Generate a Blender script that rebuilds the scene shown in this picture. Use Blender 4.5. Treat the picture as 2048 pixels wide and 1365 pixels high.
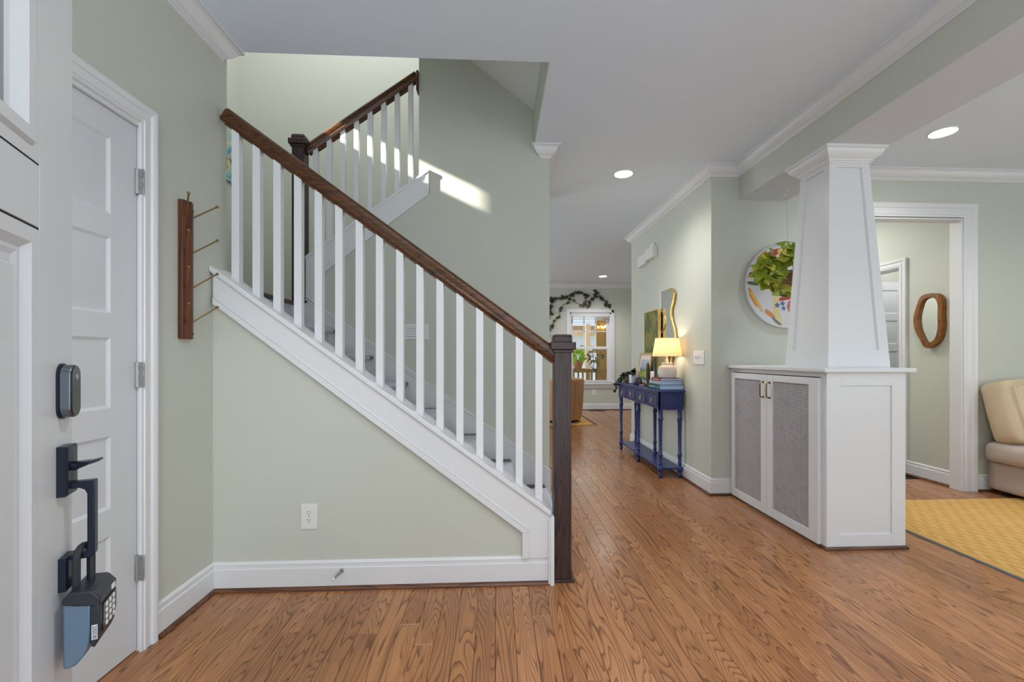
import bpy, bmesh, math, random
from mathutils import Matrix, Vector
from math import sin, cos, pi, radians

for o in list(bpy.data.objects):
    bpy.data.objects.remove(o)
SC = bpy.context.scene
COL = SC.collection
R = random.Random(7)

# ------------------------------------------------------------------ camera, light, exposure
cam_d = bpy.data.cameras.new('camera')
cam = bpy.data.objects.new('camera', cam_d)
COL.objects.link(cam)
cam.location = (0, 0, 1.145)
cam.rotation_euler = (pi / 2, 0, -radians(2.764))
cam_d.sensor_width = 36
cam_d.lens = 36 * 870 / 2048
cam_d.shift_x = -10 / 2048
cam_d.shift_y = 32.5 / 2048
cam_d.clip_start = 0.02
SC.camera = cam

world = bpy.data.worlds.new('world')
SC.world = world
world.use_nodes = True
bg = world.node_tree.nodes['Background']
bg.inputs[0].default_value = (0.90, 0.99, 1.04, 1)
bg.inputs[1].default_value = 1.2

vs = SC.view_settings
vs.view_transform = 'Standard'
vs.look = 'None'
vs.exposure = 0.95
vs.gamma = 1.0
vs.use_curve_mapping = False


def area(name, loc, target, sx, sy, power, col=(1, 1, 1)):
    d = bpy.data.lights.new(name, 'AREA')
    d.shape = 'RECTANGLE'
    d.size, d.size_y, d.energy, d.color = sx, sy, power, col
    o = bpy.data.objects.new(name, d)
    o.location = loc
    o.rotation_euler = (Vector(target) - Vector(loc)).to_track_quat('-Z', 'Y').to_euler()
    COL.objects.link(o)
    return o


def spot(name, loc, target, power, angle, blend, radius, col=(1, 1, 1)):
    d = bpy.data.lights.new(name, 'SPOT')
    d.energy, d.spot_size, d.spot_blend, d.shadow_soft_size, d.color = power, radians(angle), blend, radius, col
    o = bpy.data.objects.new(name, d)
    o.location = loc
    o.rotation_euler = (Vector(target) - Vector(loc)).to_track_quat('-Z', 'Y').to_euler()
    COL.objects.link(o)
    return o


# low sun that comes in through the high stair window in the outer wall
SUN_DIR = Vector((1.0, 0.30, -0.47)).normalized()
SUN_AIM = Vector((-2.6, 2.83, 3.47))
spot('sun_through_stair_window', SUN_AIM - SUN_DIR * 14, SUN_AIM, 50000, 6, 0.0, 0.12, (1.0, 0.93, 0.80))
area('stairwell_fill', (-0.9, 3.3, 5.2), (-0.9, 3.3, 0), 2.6, 1.4, 30, (0.97, 0.98, 1.0))  # added fill lamp that brightens the stairwell, no fixture there
area('family_room_fill', (-2.55, 7.0, 1.5), (3, 7.2, 1.2), 3.0, 2.2, 48, (0.94, 0.97, 1.0))  # added unseen fill for the far room and hall, no window behind it
# added fill spots without fixtures over the two front rooms, above the view
for dl in ((0.45, 0.75), (-0.75, 0.35), (3.2, 0.9), (4.6, 2.3), (4.6, 0.6)):
    spot('front_room_fill', (dl[0], dl[1], 2.70), (dl[0], dl[1], 0), 30 if dl[0] < 1 else 13, 150, 0.9, 0.10, (1.0, 0.98, 0.96))
area('passage_fill', (3.2, 4.9, 2.68), (3.2, 4.9, 0), 0.5, 0.5, 14, (1, 0.98, 0.96))  # added lamp that lifts the otherwise dark passage
area('bedroom_fill', (4.7, 4.4, 2.6), (4.7, 4.4, 0), 0.5, 0.5, 6, (1, 0.98, 0.96))  # added unseen lamp to brighten the open panelled door


# ------------------------------------------------------------------ mesh helpers
class MB:
    def __init__(s, xf=None):
        s.v, s.f, s.m = [], [], []
        s.xf = xf

    def add(s, vs_, fs, m=0):
        b = len(s.v)
        s.v += [tuple(v) for v in vs_]
        s.f += [tuple(i + b for i in f) for f in fs]
        s.m += [m] * len(fs)

    def box(s, x0, x1, y0, y1, z0, z1, m=0):
        s.add([(x0, y0, z0), (x1, y0, z0), (x1, y1, z0), (x0, y1, z0), (x0, y0, z1), (x1, y0, z1), (x1, y1, z1), (x0, y1, z1)],
              [(0, 3, 2, 1), (4, 5, 6, 7), (0, 1, 5, 4), (1, 2, 6, 5), (2, 3, 7, 6), (3, 0, 4, 7)], m)
        return s

    def prism(s, pts, ax, a0, a1, m=0):
        """pts: 2D polygon; ax: axis of extrusion. ax y -> (x,z), ax x -> (y,z), ax z -> (x,y)"""
        def mk(p, a):
            return (p[0], a, p[1]) if ax == 'y' else (a, p[0], p[1]) if ax == 'x' else (p[0], p[1], a)
        n = len(pts)
        s.add([mk(p, a0) for p in pts] + [mk(p, a1) for p in pts],
              [tuple(range(n))[::-1], tuple(range(n, 2 * n))] + [(i, (i + 1) % n, n + (i + 1) % n, n + i) for i in range(n)], m)
        return s

    def frustum(s, a, b, m=0):
        """a, b: two quads (4 points each)"""
        s.add(list(a) + list(b), [(0, 3, 2, 1), (4, 5, 6, 7), (0, 1, 5, 4), (1, 2, 6, 5), (2, 3, 7, 6), (3, 0, 4, 7)], m)
        return s

    def quad(s, *p, m=0):
        s.add(p, [tuple(range(len(p)))], m)
        return s

    def tube(s, pts, r, n=8, m=0, cap=True):
        pts = [Vector(p) for p in pts]
        rs = r if isinstance(r, (list, tuple)) else [r] * len(pts)
        up = None
        rings = []
        for i, p in enumerate(pts):
            d = (pts[min(i + 1, len(pts) - 1)] - pts[max(i - 1, 0)]).normalized()
            if up is None:
                up = Vector((0, 0, 1)) if abs(d.z) < 0.9 else Vector((1, 0, 0))
            a = d.cross(up).normalized()
            up = a.cross(d).normalized()
            rings.append([p + (a * cos(2 * pi * k / n) + up * sin(2 * pi * k / n)) * rs[i] for k in range(n)])
        vs_ = [v for g in rings for v in g]
        fs = [(i * n + k, i * n + (k + 1) % n, (i + 1) * n + (k + 1) % n, (i + 1) * n + k) for i in range(len(pts) - 1) for k in range(n)]
        if cap:
            fs += [tuple(range(n))[::-1], tuple(range((len(pts) - 1) * n, len(pts) * n))]
        s.add(vs_, fs, m)
        return s

    def lathe(s, prof, c, n=20, m=0, ax='z', cap=True):
        vs_, fs = [], []
        for r, h in prof:
            for k in range(n):
                a = 2 * pi * k / n
                if ax == 'z':
                    vs_.append((c[0] + r * cos(a), c[1] + r * sin(a), c[2] + h))
                elif ax == 'y':
                    vs_.append((c[0] + r * cos(a), c[1] + h, c[2] + r * sin(a)))
                else:
                    vs_.append((c[0] + h, c[1] + r * cos(a), c[2] + r * sin(a)))
        for i in range(len(prof) - 1):
            for k in range(n):
                fs.append((i * n + k, i * n + (k + 1) % n, (i + 1) * n + (k + 1) % n, (i + 1) * n + k))
        if cap:
            fs += [tuple(range(n)), tuple(range((len(prof) - 1) * n, len(prof) * n))]
        s.add(vs_, fs, m)
        return s

    def ball(s, c, r, n=10, m=0, sc=(1, 1, 1)):
        k = n // 2
        vs_ = [(c[0], c[1], c[2] - r * sc[2])]
        for i in range(1, k):
            t = -pi / 2 + pi * i / k
            for j in range(n):
                a = 2 * pi * j / n
                vs_.append((c[0] + r * sc[0] * cos(t) * cos(a), c[1] + r * sc[1] * cos(t) * sin(a), c[2] + r * sc[2] * sin(t)))
        vs_.append((c[0], c[1], c[2] + r * sc[2]))
        L = len(vs_) - 1
        fs = [(0, 1 + (j + 1) % n, 1 + j) for j in range(n)]
        for i in range(k - 2):
            for j in range(n):
                a, b = 1 + i * n + j, 1 + i * n + (j + 1) % n
                fs.append((a, b, b + n, a + n))
        fs += [(L, L - n + j, L - n + (j + 1) % n) for j in range(n)]
        s.add(vs_, fs, m)
        return s

    def sweep(s, path, prof, side=1, m=0, closed_prof=True):
        """path: plan polyline [(x,y)], prof: [(out, z)], out goes to the left of travel for side=1. Mitred corners."""
        P = [Vector(p) for p in path]
        n = len(P)
        nrm = []
        for i in range(n - 1):
            d = (P[i + 1] - P[i]).normalized()
            nrm.append(Vector((-d.y, d.x)) * side)
        vs_ = []
        for i in range(n):
            if i == 0:
                o = nrm[0]
            elif i == n - 1:
                o = nrm[-1]
            else:
                o = nrm[i - 1] + nrm[i]
                o = o / o.dot(nrm[i])
            for a, z in prof:
                q = P[i] + o * a
                vs_.append((q.x, q.y, z))
        k = len(prof)
        fs = []
        for i in range(n - 1):
            for j in range(k if closed_prof else k - 1):
                a, b = i * k + j, i * k + (j + 1) % k
                fs.append((a, b, b + k, a + k))
        fs += [tuple(range(k))[::-1], tuple(range((n - 1) * k, n * k))]
        s.add(vs_, fs, m)
        return s

    def mesh(s, name, mats, sharp=35):
        vs_ = s.v if s.xf is None else [s.xf(v) for v in s.v]
        me = bpy.data.meshes.new(name)
        me.from_pydata([tuple(v) for v in vs_], [], s.f)
        for mt in mats:
            me.materials.append(mt)
        me.polygons.foreach_set('material_index', s.m)
        bm = bmesh.new()
        bm.from_mesh(me)
        bmesh.ops.recalc_face_normals(bm, faces=bm.faces)
        bm.to_mesh(me)
        bm.free()
        me.polygons.foreach_set('use_smooth', [True] * len(me.polygons))
        me.set_sharp_from_angle(angle=radians(sharp))
        me.update()
        return me


def attach(o, parent):
    if parent is not None:
        o.parent = parent
        o.matrix_parent_inverse = ROOT_M.get(parent.name, Matrix()).inverted()


ROOT_M = {}


def part(name, mb, mat, parent=None, bevel=0.0, seg=2, label=None, kind=None, sharp=35):
    mats = mat if isinstance(mat, (list, tuple)) else [mat]
    me = mb.mesh(name, mats, sharp) if isinstance(mb, MB) else mb
    o = bpy.data.objects.new(name, me)
    COL.objects.link(o)
    attach(o, parent)
    if parent is not None and parent.name in ROOT_M:
        pass
    ROOT_M[o.name] = Matrix()
    if bevel:
        b = o.modifiers.new('bevel', 'BEVEL')
        b.width, b.segments, b.limit_method, b.angle_limit = bevel, seg, 'ANGLE', radians(40)
        b.harden_normals = False
    if label:
        o['label'] = label
    if kind:
        o['kind'] = kind
    return o


def thing(name, label, cat, loc=(0, 0, 0), group=None, kind=None):
    o = bpy.data.objects.new(name, None)
    o.empty_display_size = 0.05
    o.location = loc
    COL.objects.link(o)
    ROOT_M[o.name] = Matrix.Translation(Vector(loc))
    o['label'], o['category'] = label, cat
    if group:
        o['group'] = group
    if kind:
        o['kind'] = kind
    return o


def tag(o, label, cat=None, group=None, kind=None):
    o['label'] = label
    if cat:
        o['category'] = cat
    if group:
        o['group'] = group
    if kind:
        o['kind'] = kind
    return o


def struct(name, mb, mat, label=None, bevel=0.0, parent=None, cat=None, sharp=35):
    o = part(name, mb, mat, parent, bevel, sharp=sharp)
    if parent is None:
        o['kind'] = 'structure'
        o['category'] = cat or name.split('_')[0]
        if label:
            o['label'] = label
    return o


# ------------------------------------------------------------------ materials
def srgb(r, g, b):
    f = lambda c: (c / 255 / 12.92) if c / 255 <= 0.04045 else ((c / 255 + 0.055) / 1.055) ** 2.4
    return (f(r), f(g), f(b), 1)


def mat(name, col, rough=0.5, metal=0.0, bump=0.0, bscale=200, vary=0.0, vscale=4.0, spec=None, coat=0.0):
    m = bpy.data.materials.new(name)
    m.use_nodes = True
    nt = m.node_tree
    p = nt.nodes['Principled BSDF']
    p.inputs['Base Color'].default_value = col
    p.inputs['Roughness'].default_value = rough
    p.inputs['Metallic'].default_value = metal
    if spec is not None:
        p.inputs['Specular IOR Level'].default_value = spec
    if coat:
        p.inputs['Coat Weight'].default_value = coat
    tc = nt.nodes.new('ShaderNodeTexCoord')
    if vary:
        n = nt.nodes.new('ShaderNodeTexNoise')
        n.inputs['Scale'].default_value = vscale
        n.inputs['Detail'].default_value = 3
        nt.links.new(tc.outputs['Object'], n.inputs['Vector'])
        mx = nt.nodes.new('ShaderNodeMix')
        mx.data_type = 'RGBA'
        d = [c * (1 - vary) for c in col[:3]] + [1]
        l = [min(1, c * (1 + vary)) for c in col[:3]] + [1]
        mx.inputs['A'].default_value = d
        mx.inputs['B'].default_value = l
        nt.links.new(n.outputs['Fac'], mx.inputs['Factor'])
        nt.links.new(mx.outputs['Result'], p.inputs['Base Color'])
    if bump:
        n2 = nt.nodes.new('ShaderNodeTexNoise')
        n2.inputs['Scale'].default_value = bscale
        n2.inputs['Detail'].default_value = 2
        nt.links.new(tc.outputs['Object'], n2.inputs['Vector'])
        b = nt.nodes.new('ShaderNodeBump')
        b.inputs['Strength'].default_value = bump
        b.inputs['Distance'].default_value = 0.002
        nt.links.new(n2.outputs['Fac'], b.inputs['Height'])
        nt.links.new(b.outputs['Normal'], p.inputs['Normal'])
    return m


def emit(name, col, s):
    m = bpy.data.materials.new(name)
    m.use_nodes = True
    p = m.node_tree.nodes['Principled BSDF']
    p.inputs['Base Color'].default_value = col
    p.inputs['Emission Color'].default_value = col
    p.inputs['Emission Strength'].default_value = s
    return m


def wood(name, light, dark, line, axis=1, lines=26.0, stretch=0.10, base=7.0, rough=0.35, use_rnd=False, linew=0.72, bump=0.15, pores=0.35, spec=None):
    """oak like grain: contour lines of a long drawn noise field, plus fine pores along the axis"""
    m = bpy.data.materials.new(name)
    m.use_nodes = True
    nt = m.node_tree
    N, L = nt.nodes.new, nt.links.new
    p = nt.nodes['Principled BSDF']
    p.inputs['Roughness'].default_value = rough
    if spec is not None:
        p.inputs['Specular IOR Level'].default_value = spec
    tc = N('ShaderNodeTexCoord')
    mp = N('ShaderNodeMapping')
    sc = [1.0, 1.0, 1.0]
    sc[axis] = stretch
    mp.inputs['Scale'].default_value = sc
    vec = tc.outputs['Object']
    if use_rnd:
        at = N('ShaderNodeAttribute')
        at.attribute_name = 'rnd'
        rn = at.outputs['Fac']
        mul = N('ShaderNodeMath')
        mul.operation = 'MULTIPLY'
        mul.inputs[1].default_value = 173.0
        L(rn, mul.inputs[0])
        cb = N('ShaderNodeCombineXYZ')
        L(mul.outputs[0], cb.inputs[2])
        L(mul.outputs[0], cb.inputs[1])
        ad = N('ShaderNodeVectorMath')
        ad.operation = 'ADD'
        L(vec, ad.inputs[0])
        L(cb.outputs[0], ad.inputs[1])
        vec = ad.outputs[0]
    L(vec, mp.inputs['Vector'])
    n1 = N('ShaderNodeTexNoise')
    n1.inputs['Scale'].default_value = base
    n1.inputs['Detail'].default_value = 2.0
    n1.inputs['Roughness'].default_value = 0.35
    n1.inputs['Distortion'].default_value = 0.5
    L(mp.outputs[0], n1.inputs['Vector'])
    # frac(noise * lines) -> saw; dark near the top of the saw
    m1 = N('ShaderNodeMath')
    m1.operation = 'MULTIPLY'
    m1.inputs[1].default_value = lines
    L(n1.outputs['Fac'], m1.inputs[0])
    m2 = N('ShaderNodeMath')
    m2.operation = 'FRACT'
    L(m1.outputs[0], m2.inputs[0])
    rp = N('ShaderNodeValToRGB')
    rp.color_ramp.elements[0].position = 0.0
    rp.color_ramp.elements[0].color = (0.1, 0.1, 0.1, 1)
    rp.color_ramp.elements[1].position = 1.0
    rp.color_ramp.elements[1].color = (0.2, 0.2, 0.2, 1)
    for pos, v in ((0.05, 0.0), (linew - 0.30, 0.04), (linew - 0.02, 0.45), (linew + 0.10, 1.0), (0.97, 0.9)):
        e = rp.color_ramp.elements.new(pos)
        e.color = (v, v, v, 1)
    L(m2.outputs[0], rp.inputs[0])
    # pores
    mp2 = N('ShaderNodeMapping')
    sc2 = [1.0, 1.0, 1.0]
    sc2[axis] = 0.02
    mp2.inputs['Scale'].default_value = sc2
    L(vec, mp2.inputs['Vector'])
    n2 = N('ShaderNodeTexNoise')
    n2.inputs['Scale'].default_value = 420
    n2.inputs['Detail'].default_value = 2
    L(mp2.outputs[0], n2.inputs['Vector'])
    rp2 = N('ShaderNodeValToRGB')
    rp2.color_ramp.elements[0].position = 0.46
    rp2.color_ramp.elements[1].position = 0.66
    L(n2.outputs['Fac'], rp2.inputs[0])
    # broad tone
    n3 = N('ShaderNodeTexNoise')
    n3.inputs['Scale'].default_value = 3.0
    L(mp.outputs[0], n3.inputs['Vector'])
    mxb = N('ShaderNodeMix')
    mxb.data_type = 'RGBA'
    mxb.inputs['A'].default_value = dark
    mxb.inputs['B'].default_value = light
    if use_rnd:
        fr = N('ShaderNodeMath')
        fr.operation = 'MULTIPLY'
        fr.inputs[1].default_value = 7.31
        L(rn, fr.inputs[0])
        fr2 = N('ShaderNodeMath')
        fr2.operation = 'FRACT'
        L(fr.outputs[0], fr2.inputs[0])
        av = N('ShaderNodeMix')
        av.data_type = 'FLOAT'
        av.inputs['Factor'].default_value = 0.65
        L(n3.outputs['Fac'], av.inputs['A'])
        L(fr2.outputs[0], av.inputs['B'])
        L(av.outputs['Result'], mxb.inputs['Factor'])
    else:
        L(n3.outputs['Fac'], mxb.inputs['Factor'])
    mp_ = N('ShaderNodeMath')
    mp_.operation = 'MULTIPLY'
    mp_.inputs[1].default_value = pores
    L(rp2.outputs[0], mp_.inputs[0])
    mx1 = N('ShaderNodeMix')
    mx1.data_type = 'RGBA'
    L(mp_.outputs[0], mx1.inputs['Factor'])
    L(mxb.outputs['Result'], mx1.inputs['A'])
    mx1.inputs['B'].default_value = line
    fl = N('ShaderNodeMath')
    fl.operation = 'MULTIPLY'
    fl.inputs[1].default_value = 0.72
    L(rp.outputs[0], fl.inputs[0])
    mx2 = N('ShaderNodeMix')
    mx2.data_type = 'RGBA'
    L(fl.outputs[0], mx2.inputs['Factor'])
    L(mx1.outputs['Result'], mx2.inputs['A'])
    mx2.inputs['B'].default_value = line
    L(mx2.outputs['Result'], p.inputs['Base Color'])
    b = N('ShaderNodeBump')
    b.inputs['Strength'].default_value = bump
    b.inputs['Distance'].default_value = 0.001
    b.invert = True
    L(fl.outputs[0], b.inputs['Height'])
    L(b.outputs['Normal'], p.inputs['Normal'])
    return m


M_WALL = mat('sage_paint', srgb(196, 199, 188), 0.6, bump=0.05, bscale=350)
M_CEIL = mat('ceiling_paint', srgb(222, 232, 246), 0.8, bump=0.04, bscale=300)
M_TRIM = mat('white_gloss_paint', srgb(220, 221, 224), 0.32)
M_DOORW = mat('door_paint', srgb(208, 211, 216), 0.35)
M_FLOOR = wood('oak_floor', srgb(194, 136, 90), srgb(156, 104, 66), srgb(84, 48, 26), axis=1, lines=24, stretch=0.10, base=9.0, rough=0.24, use_rnd=True, bump=0.1, pores=0.22, linew=0.80)
M_SHOE = wood('oak_shoe_molding', srgb(122, 76, 48), srgb(95, 58, 36), srgb(55, 30, 18), axis=0, lines=8, rough=0.35)
M_RAIL = wood('dark_oak_rail', srgb(112, 66, 28), srgb(76, 42, 18), srgb(34, 18, 9), axis=0, lines=10, stretch=0.06, base=16, rough=0.28, pores=0.6)
M_NEWEL = wood('dark_oak_post', srgb(80, 52, 46), srgb(52, 35, 38), srgb(24, 14, 18), axis=2, lines=9, stretch=0.05, base=20, rough=0.35, pores=0.7)
M_TREAD = wood('dark_oak_tread', srgb(84, 56, 40), srgb(62, 40, 28), srgb(34, 20, 14), axis=1, lines=8, stretch=0.08, base=14, rough=0.3)
M_RACK = wood('walnut', srgb(116, 60, 30), srgb(84, 42, 22), srgb(50, 24, 12), axis=2, lines=5, stretch=0.08, base=18, rough=0.4)
M_MIRW = wood('live_edge_wood', srgb(168, 106, 40), srgb(124, 72, 26), srgb(70, 36, 12), axis=2, lines=7, stretch=0.15, base=24, rough=0.45)
M_DARK = mat('dark_gap', srgb(24, 18, 14), 0.9)
M_BLACK = mat('matte_black', srgb(12, 12, 13), 0.7)  # plain black for legs, cable, wick, slots and groove
M_BRASS = mat('aged_brass', srgb(140, 110, 66), 0.35, metal=1.0)
M_STEEL = mat('brushed_nickel', srgb(172, 172, 172), 0.35, metal=0.9)
M_BRONZE = mat('satin_black_metal', srgb(36, 42, 60), 0.3, metal=0.55)
M_NICKELBLUE = mat('oxide_metal', srgb(118, 126, 134), 0.25, metal=1.0)
M_GLOSSBLACK = mat('gloss_black', srgb(16, 17, 20), 0.12)
M_RUBBER = mat('black_rubber', srgb(40, 45, 54), 0.42, bump=0.05)
M_LOCKBODY = mat('steel_blue_body', srgb(112, 136, 160), 0.4, metal=0.3)
M_PLASTIC = mat('white_plastic', srgb(222, 222, 222), 0.35)
M_LABELW = mat('paper_white', srgb(232, 236, 240), 0.6)
M_INK = mat('ink', srgb(20, 22, 30), 0.6)
M_NAVY = mat('navy_lacquer', srgb(38, 50, 108), 0.3, vary=0.1, vscale=6)
M_GOLD = mat('gold_leaf', srgb(212, 176, 104), 0.38, metal=0.85)
M_MIRROR = mat('mirror_glass', srgb(225, 228, 228), 0.02, metal=1.0)
M_SOFA = mat('oatmeal_linen', srgb(182, 168, 158), 0.85, bump=0.35, bscale=500, vary=0.06, vscale=5)
M_CUSH = mat('cream_linen', srgb(205, 186, 156), 0.85, bump=0.3, bscale=500, vary=0.06, vscale=5)
M_CHAIR = mat('tan_leather', srgb(188, 142, 98), 0.6, vary=0.1, vscale=5)
M_LEAF = mat('pothos_leaf', srgb(130, 150, 38), 0.4, vary=0.4, vscale=14)
M_LEAFY = mat('pothos_leaf_pale', srgb(196, 190, 76), 0.4, vary=0.3, vscale=14)
M_IVY = mat('dark_ivy', srgb(40, 50, 26), 0.5, vary=0.3, vscale=20)
M_DRY = mat('dried_leaf', srgb(70, 60, 24), 0.6, vary=0.4, vscale=12)
M_STEM = mat('stem_brown', srgb(72, 62, 34), 0.7)
M_CERAMIC = mat('textured_ceramic', srgb(216, 208, 202), 0.5, bump=0.5, bscale=160)


def carpet_mat():
    m = mat('stair_runner', srgb(146, 146, 146), 0.95, bump=0.4, bscale=700)
    nt = m.node_tree
    p = nt.nodes['Principled BSDF']
    tc = nt.nodes.new('ShaderNodeTexCoord')
    w = nt.nodes.new('ShaderNodeTexWave')
    w.wave_type = 'BANDS'
    w.bands_direction = 'X'
    w.inputs['Scale'].default_value = 16
    w.inputs['Distortion'].default_value = 0.3
    nt.links.new(tc.outputs['Object'], w.inputs['Vector'])
    mx = nt.nodes.new('ShaderNodeMix')
    mx.data_type = 'RGBA'
    mx.inputs['A'].default_value = srgb(196, 200, 210)
    mx.inputs['B'].default_value = srgb(166, 170, 182)
    mp = nt.nodes.new('ShaderNodeMath')
    mp.operation = 'POWER'
    mp.inputs[1].default_value = 8
    nt.links.new(w.outputs['Fac'], mp.inputs[0])
    nt.links.new(mp.outputs[0], mx.inputs['Factor'])
    nt.links.new(mx.outputs['Result'], p.inputs['Base Color'])
    return m


M_RUNNER = carpet_mat()


def rug_mat(name, a, b, line, scale=9.0):
    m = mat(name, a, 0.95, bump=0.0)
    nt = m.node_tree
    N, L = nt.nodes.new, nt.links.new
    p = nt.nodes['Principled BSDF']
    tc = N('ShaderNodeTexCoord')
    sp = N('ShaderNodeSeparateXYZ')
    L(tc.outputs['Object'], sp.inputs[0])

    def M(op, x, y=None):
        n = N('ShaderNodeMath')
        n.operation = op
        for i, v in enumerate((x, y)):
            if v is None:
                continue
            if isinstance(v, (int, float)):
                n.inputs[i].default_value = v
            else:
                L(v, n.inputs[i])
        return n.outputs[0]
    # rows of interlocking S curves
    ang = M('MULTIPLY', sp.outputs[1], scale * 6.283)
    col = M('MULTIPLY', sp.outputs[0], 7.0)
    row = M('SINE', M('MULTIPLY', sp.outputs[0], 6.283 * 11.0))
    s = M('SINE', M('ADD', ang, M('MULTIPLY', row, 2.2)))
    env = M('POWER', M('ABSOLUTE', M('SINE', M('MULTIPLY', col, 3.1416))), 0.8)
    f = M('ADD', M('MULTIPLY', M('MULTIPLY', s, env), 0.5), 0.5)
    mx = N('ShaderNodeMix')
    mx.data_type = 'RGBA'
    mx.inputs['A'].default_value = a
    mx.inputs['B'].default_value = b
    L(f, mx.inputs['Factor'])
    rib = M('POWER', M('ADD', M('MULTIPLY', M('SINE', M('MULTIPLY', sp.outputs[1], 6.283 * 75)), 0.5), 0.5), 3.0)
    mx2 = N('ShaderNodeMix')
    mx2.data_type = 'RGBA'
    L(M('MULTIPLY', rib, 0.35), mx2.inputs['Factor'])
    L(mx.outputs['Result'], mx2.inputs['A'])
    mx2.inputs['B'].default_value = line
    L(mx2.outputs['Result'], p.inputs['Base Color'])
    bp = N('ShaderNodeBump')
    bp.inputs['Strength'].default_value = 0.6
    bp.inputs['Distance'].default_value = 0.006
    L(M('ADD', f, M('MULTIPLY', rib, -0.3)), bp.inputs['Height'])
    L(bp.outputs['Normal'], p.inputs['Normal'])
    return m


M_RUG = rug_mat('woven_gold_rug', srgb(196, 150, 76), srgb(224, 180, 106), srgb(160, 116, 54))
M_RUGEDGE = mat('rug_binding', srgb(120, 130, 140), 0.9)


def glass_mat(name, tint=(1, 1, 1, 1), refl=1.0):
    m = bpy.data.materials.new(name)
    m.use_nodes = True
    nt = m.node_tree
    nt.nodes.remove(nt.nodes['Principled BSDF'])
    out = nt.nodes['Material Output']
    t = nt.nodes.new('ShaderNodeBsdfTransparent')
    t.inputs[0].default_value = tint
    g = nt.nodes.new('ShaderNodeBsdfGlossy')
    g.inputs['Roughness'].default_value = 0.02
    f = nt.nodes.new('ShaderNodeFresnel')
    f.inputs[0].default_value = 1.45
    mx = nt.nodes.new('ShaderNodeMixShader')
    nt.links.new(f.outputs[0], mx.inputs[0])
    nt.links.new(t.outputs[0], mx.inputs[1])
    nt.links.new(g.outputs[0], mx.inputs[2])
    nt.links.new(mx.outputs[0], out.inputs[0])
    return m


M_GLASS = glass_mat('window_glass')


def shade_mat():
    m = bpy.data.materials.new('linen_shade')
    m.use_nodes = True
    nt = m.node_tree
    nt.nodes.remove(nt.nodes['Principled BSDF'])
    out = nt.nodes['Material Output']
    d = nt.nodes.new('ShaderNodeBsdfDiffuse')
    d.inputs[0].default_value = srgb(226, 206, 172)
    t = nt.nodes.new('ShaderNodeBsdfTranslucent')
    t.inputs[0].default_value = srgb(244, 206, 148)
    mx = nt.nodes.new('ShaderNodeMixShader')
    mx.inputs[0].default_value = 0.40
    nt.links.new(d.outputs[0], mx.inputs[1])
    nt.links.new(t.outputs[0], mx.inputs[2])
    nt.links.new(mx.outputs[0], out.inputs[0])
    return m


M_SHADE = shade_mat()


def blotch_mat(name, cols, scale=6.0, stretch=(1, 1, 1), rough=0.6, distortion=1.0):
    """abstract brushed paint: several colours banded through a noise field"""
    m = bpy.data.materials.new(name)
    m.use_nodes = True
    nt = m.node_tree
    p = nt.nodes['Principled BSDF']
    p.inputs['Roughness'].default_value = rough
    tc = nt.nodes.new('ShaderNodeTexCoord')
    mp = nt.nodes.new('ShaderNodeMapping')
    mp.inputs['Scale'].default_value = stretch
    n = nt.nodes.new('ShaderNodeTexNoise')
    n.inputs['Scale'].default_value = scale
    n.inputs['Detail'].default_value = 4
    n.inputs['Distortion'].default_value = distortion
    rp = nt.nodes.new('ShaderNodeValToRGB')
    k = len(cols)
    rp.color_ramp.elements[0].position = 0.3
    rp.color_ramp.elements[0].color = cols[0]
    rp.color_ramp.elements[1].position = 0.7
    rp.color_ramp.elements[1].color = cols[-1]
    for i in range(1, k - 1):
        e = rp.color_ramp.elements.new(0.3 + 0.4 * i / (k - 1))
        e.color = cols[i]
    nt.links.new(tc.outputs['Object'], mp.inputs[0])
    nt.links.new(mp.outputs[0], n.inputs['Vector'])
    nt.links.new(n.outputs['Fac'], rp.inputs[0])
    nt.links.new(rp.outputs[0], p.inputs['Base Color'])
    return m


CZ = 2.73          # ceiling height
WALL_D = 3.53      # wall with the doorway and the tray
STAIR_D = 2.20     # front face of the wall under the stair
MID_D = 3.27       # wall between the two flights
FAR_D = 9.35
XL, XH = -1.385, 1.785
BX0, BX1, BZ = 2.023, 2.418, 2.453   # beam

# ------------------------------------------------------------------ floor of oak planks
floor = struct('floor', MB().box(-2.55, 6.5, -0.6, 9.4, -0.06, -0.008), M_DARK, 'medium brown oak strip floor running from the entry into the hall')
PW = 0.0815
planks = []
row = 0
x = -1.47
while x < 5.3:
    rr = random.Random(1000 + row)
    d = 0.0 - rr.random() * 1.0
    x1 = x + PW
    dmax = 3.9 if x > 1.9 else 9.4
    if 1.4 < x <= 3.2 and x > 1.9:
        dmax = 9.4
    if x < 0.22:
        dmax = 3.4
    while d < dmax:
        ln = rr.uniform(0.45, 1.75)
        d1 = min(d + ln, dmax)
        if d1 > 0.55 and d1 - d > 0.02:
            planks.append((x, x1, max(d, -0.3), d1))
        d = d1
    x = x1
    row += 1


def seen(p):
    """how large a plank can show: skip those under the stair, the cabinet or outside the view"""
    x0, x1, d0, d1 = p
    xm = (x0 + x1) / 2
    dm = max((d0 + d1) / 2, 0.9)
    if xm < 0.28 and d0 > 2.2:
        return -1
    if xm < -1.4 or xm > 2.0 and xm < 2.45 and d0 > 2.5:
        return -1
    if 2.0 < xm and d0 > 3.2 and xm < 2.3:
        return -1
    if xm > 1.80 and d0 > 3.5 and d0 < 5.5 and xm < 2.5:
        return -1
    if xm > 2.72 and d0 > 1.0 and d1 < 3.3:
        return -1
    if xm / max(d1, .1) > 1.32 or -xm / max(d1, .1) > 1.1 or d1 < 1.35:
        return -1
    return (x1 - x0) * (d1 - max(d0, 1.2)) / dm ** 3


planks.sort(key=seen, reverse=True)


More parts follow.
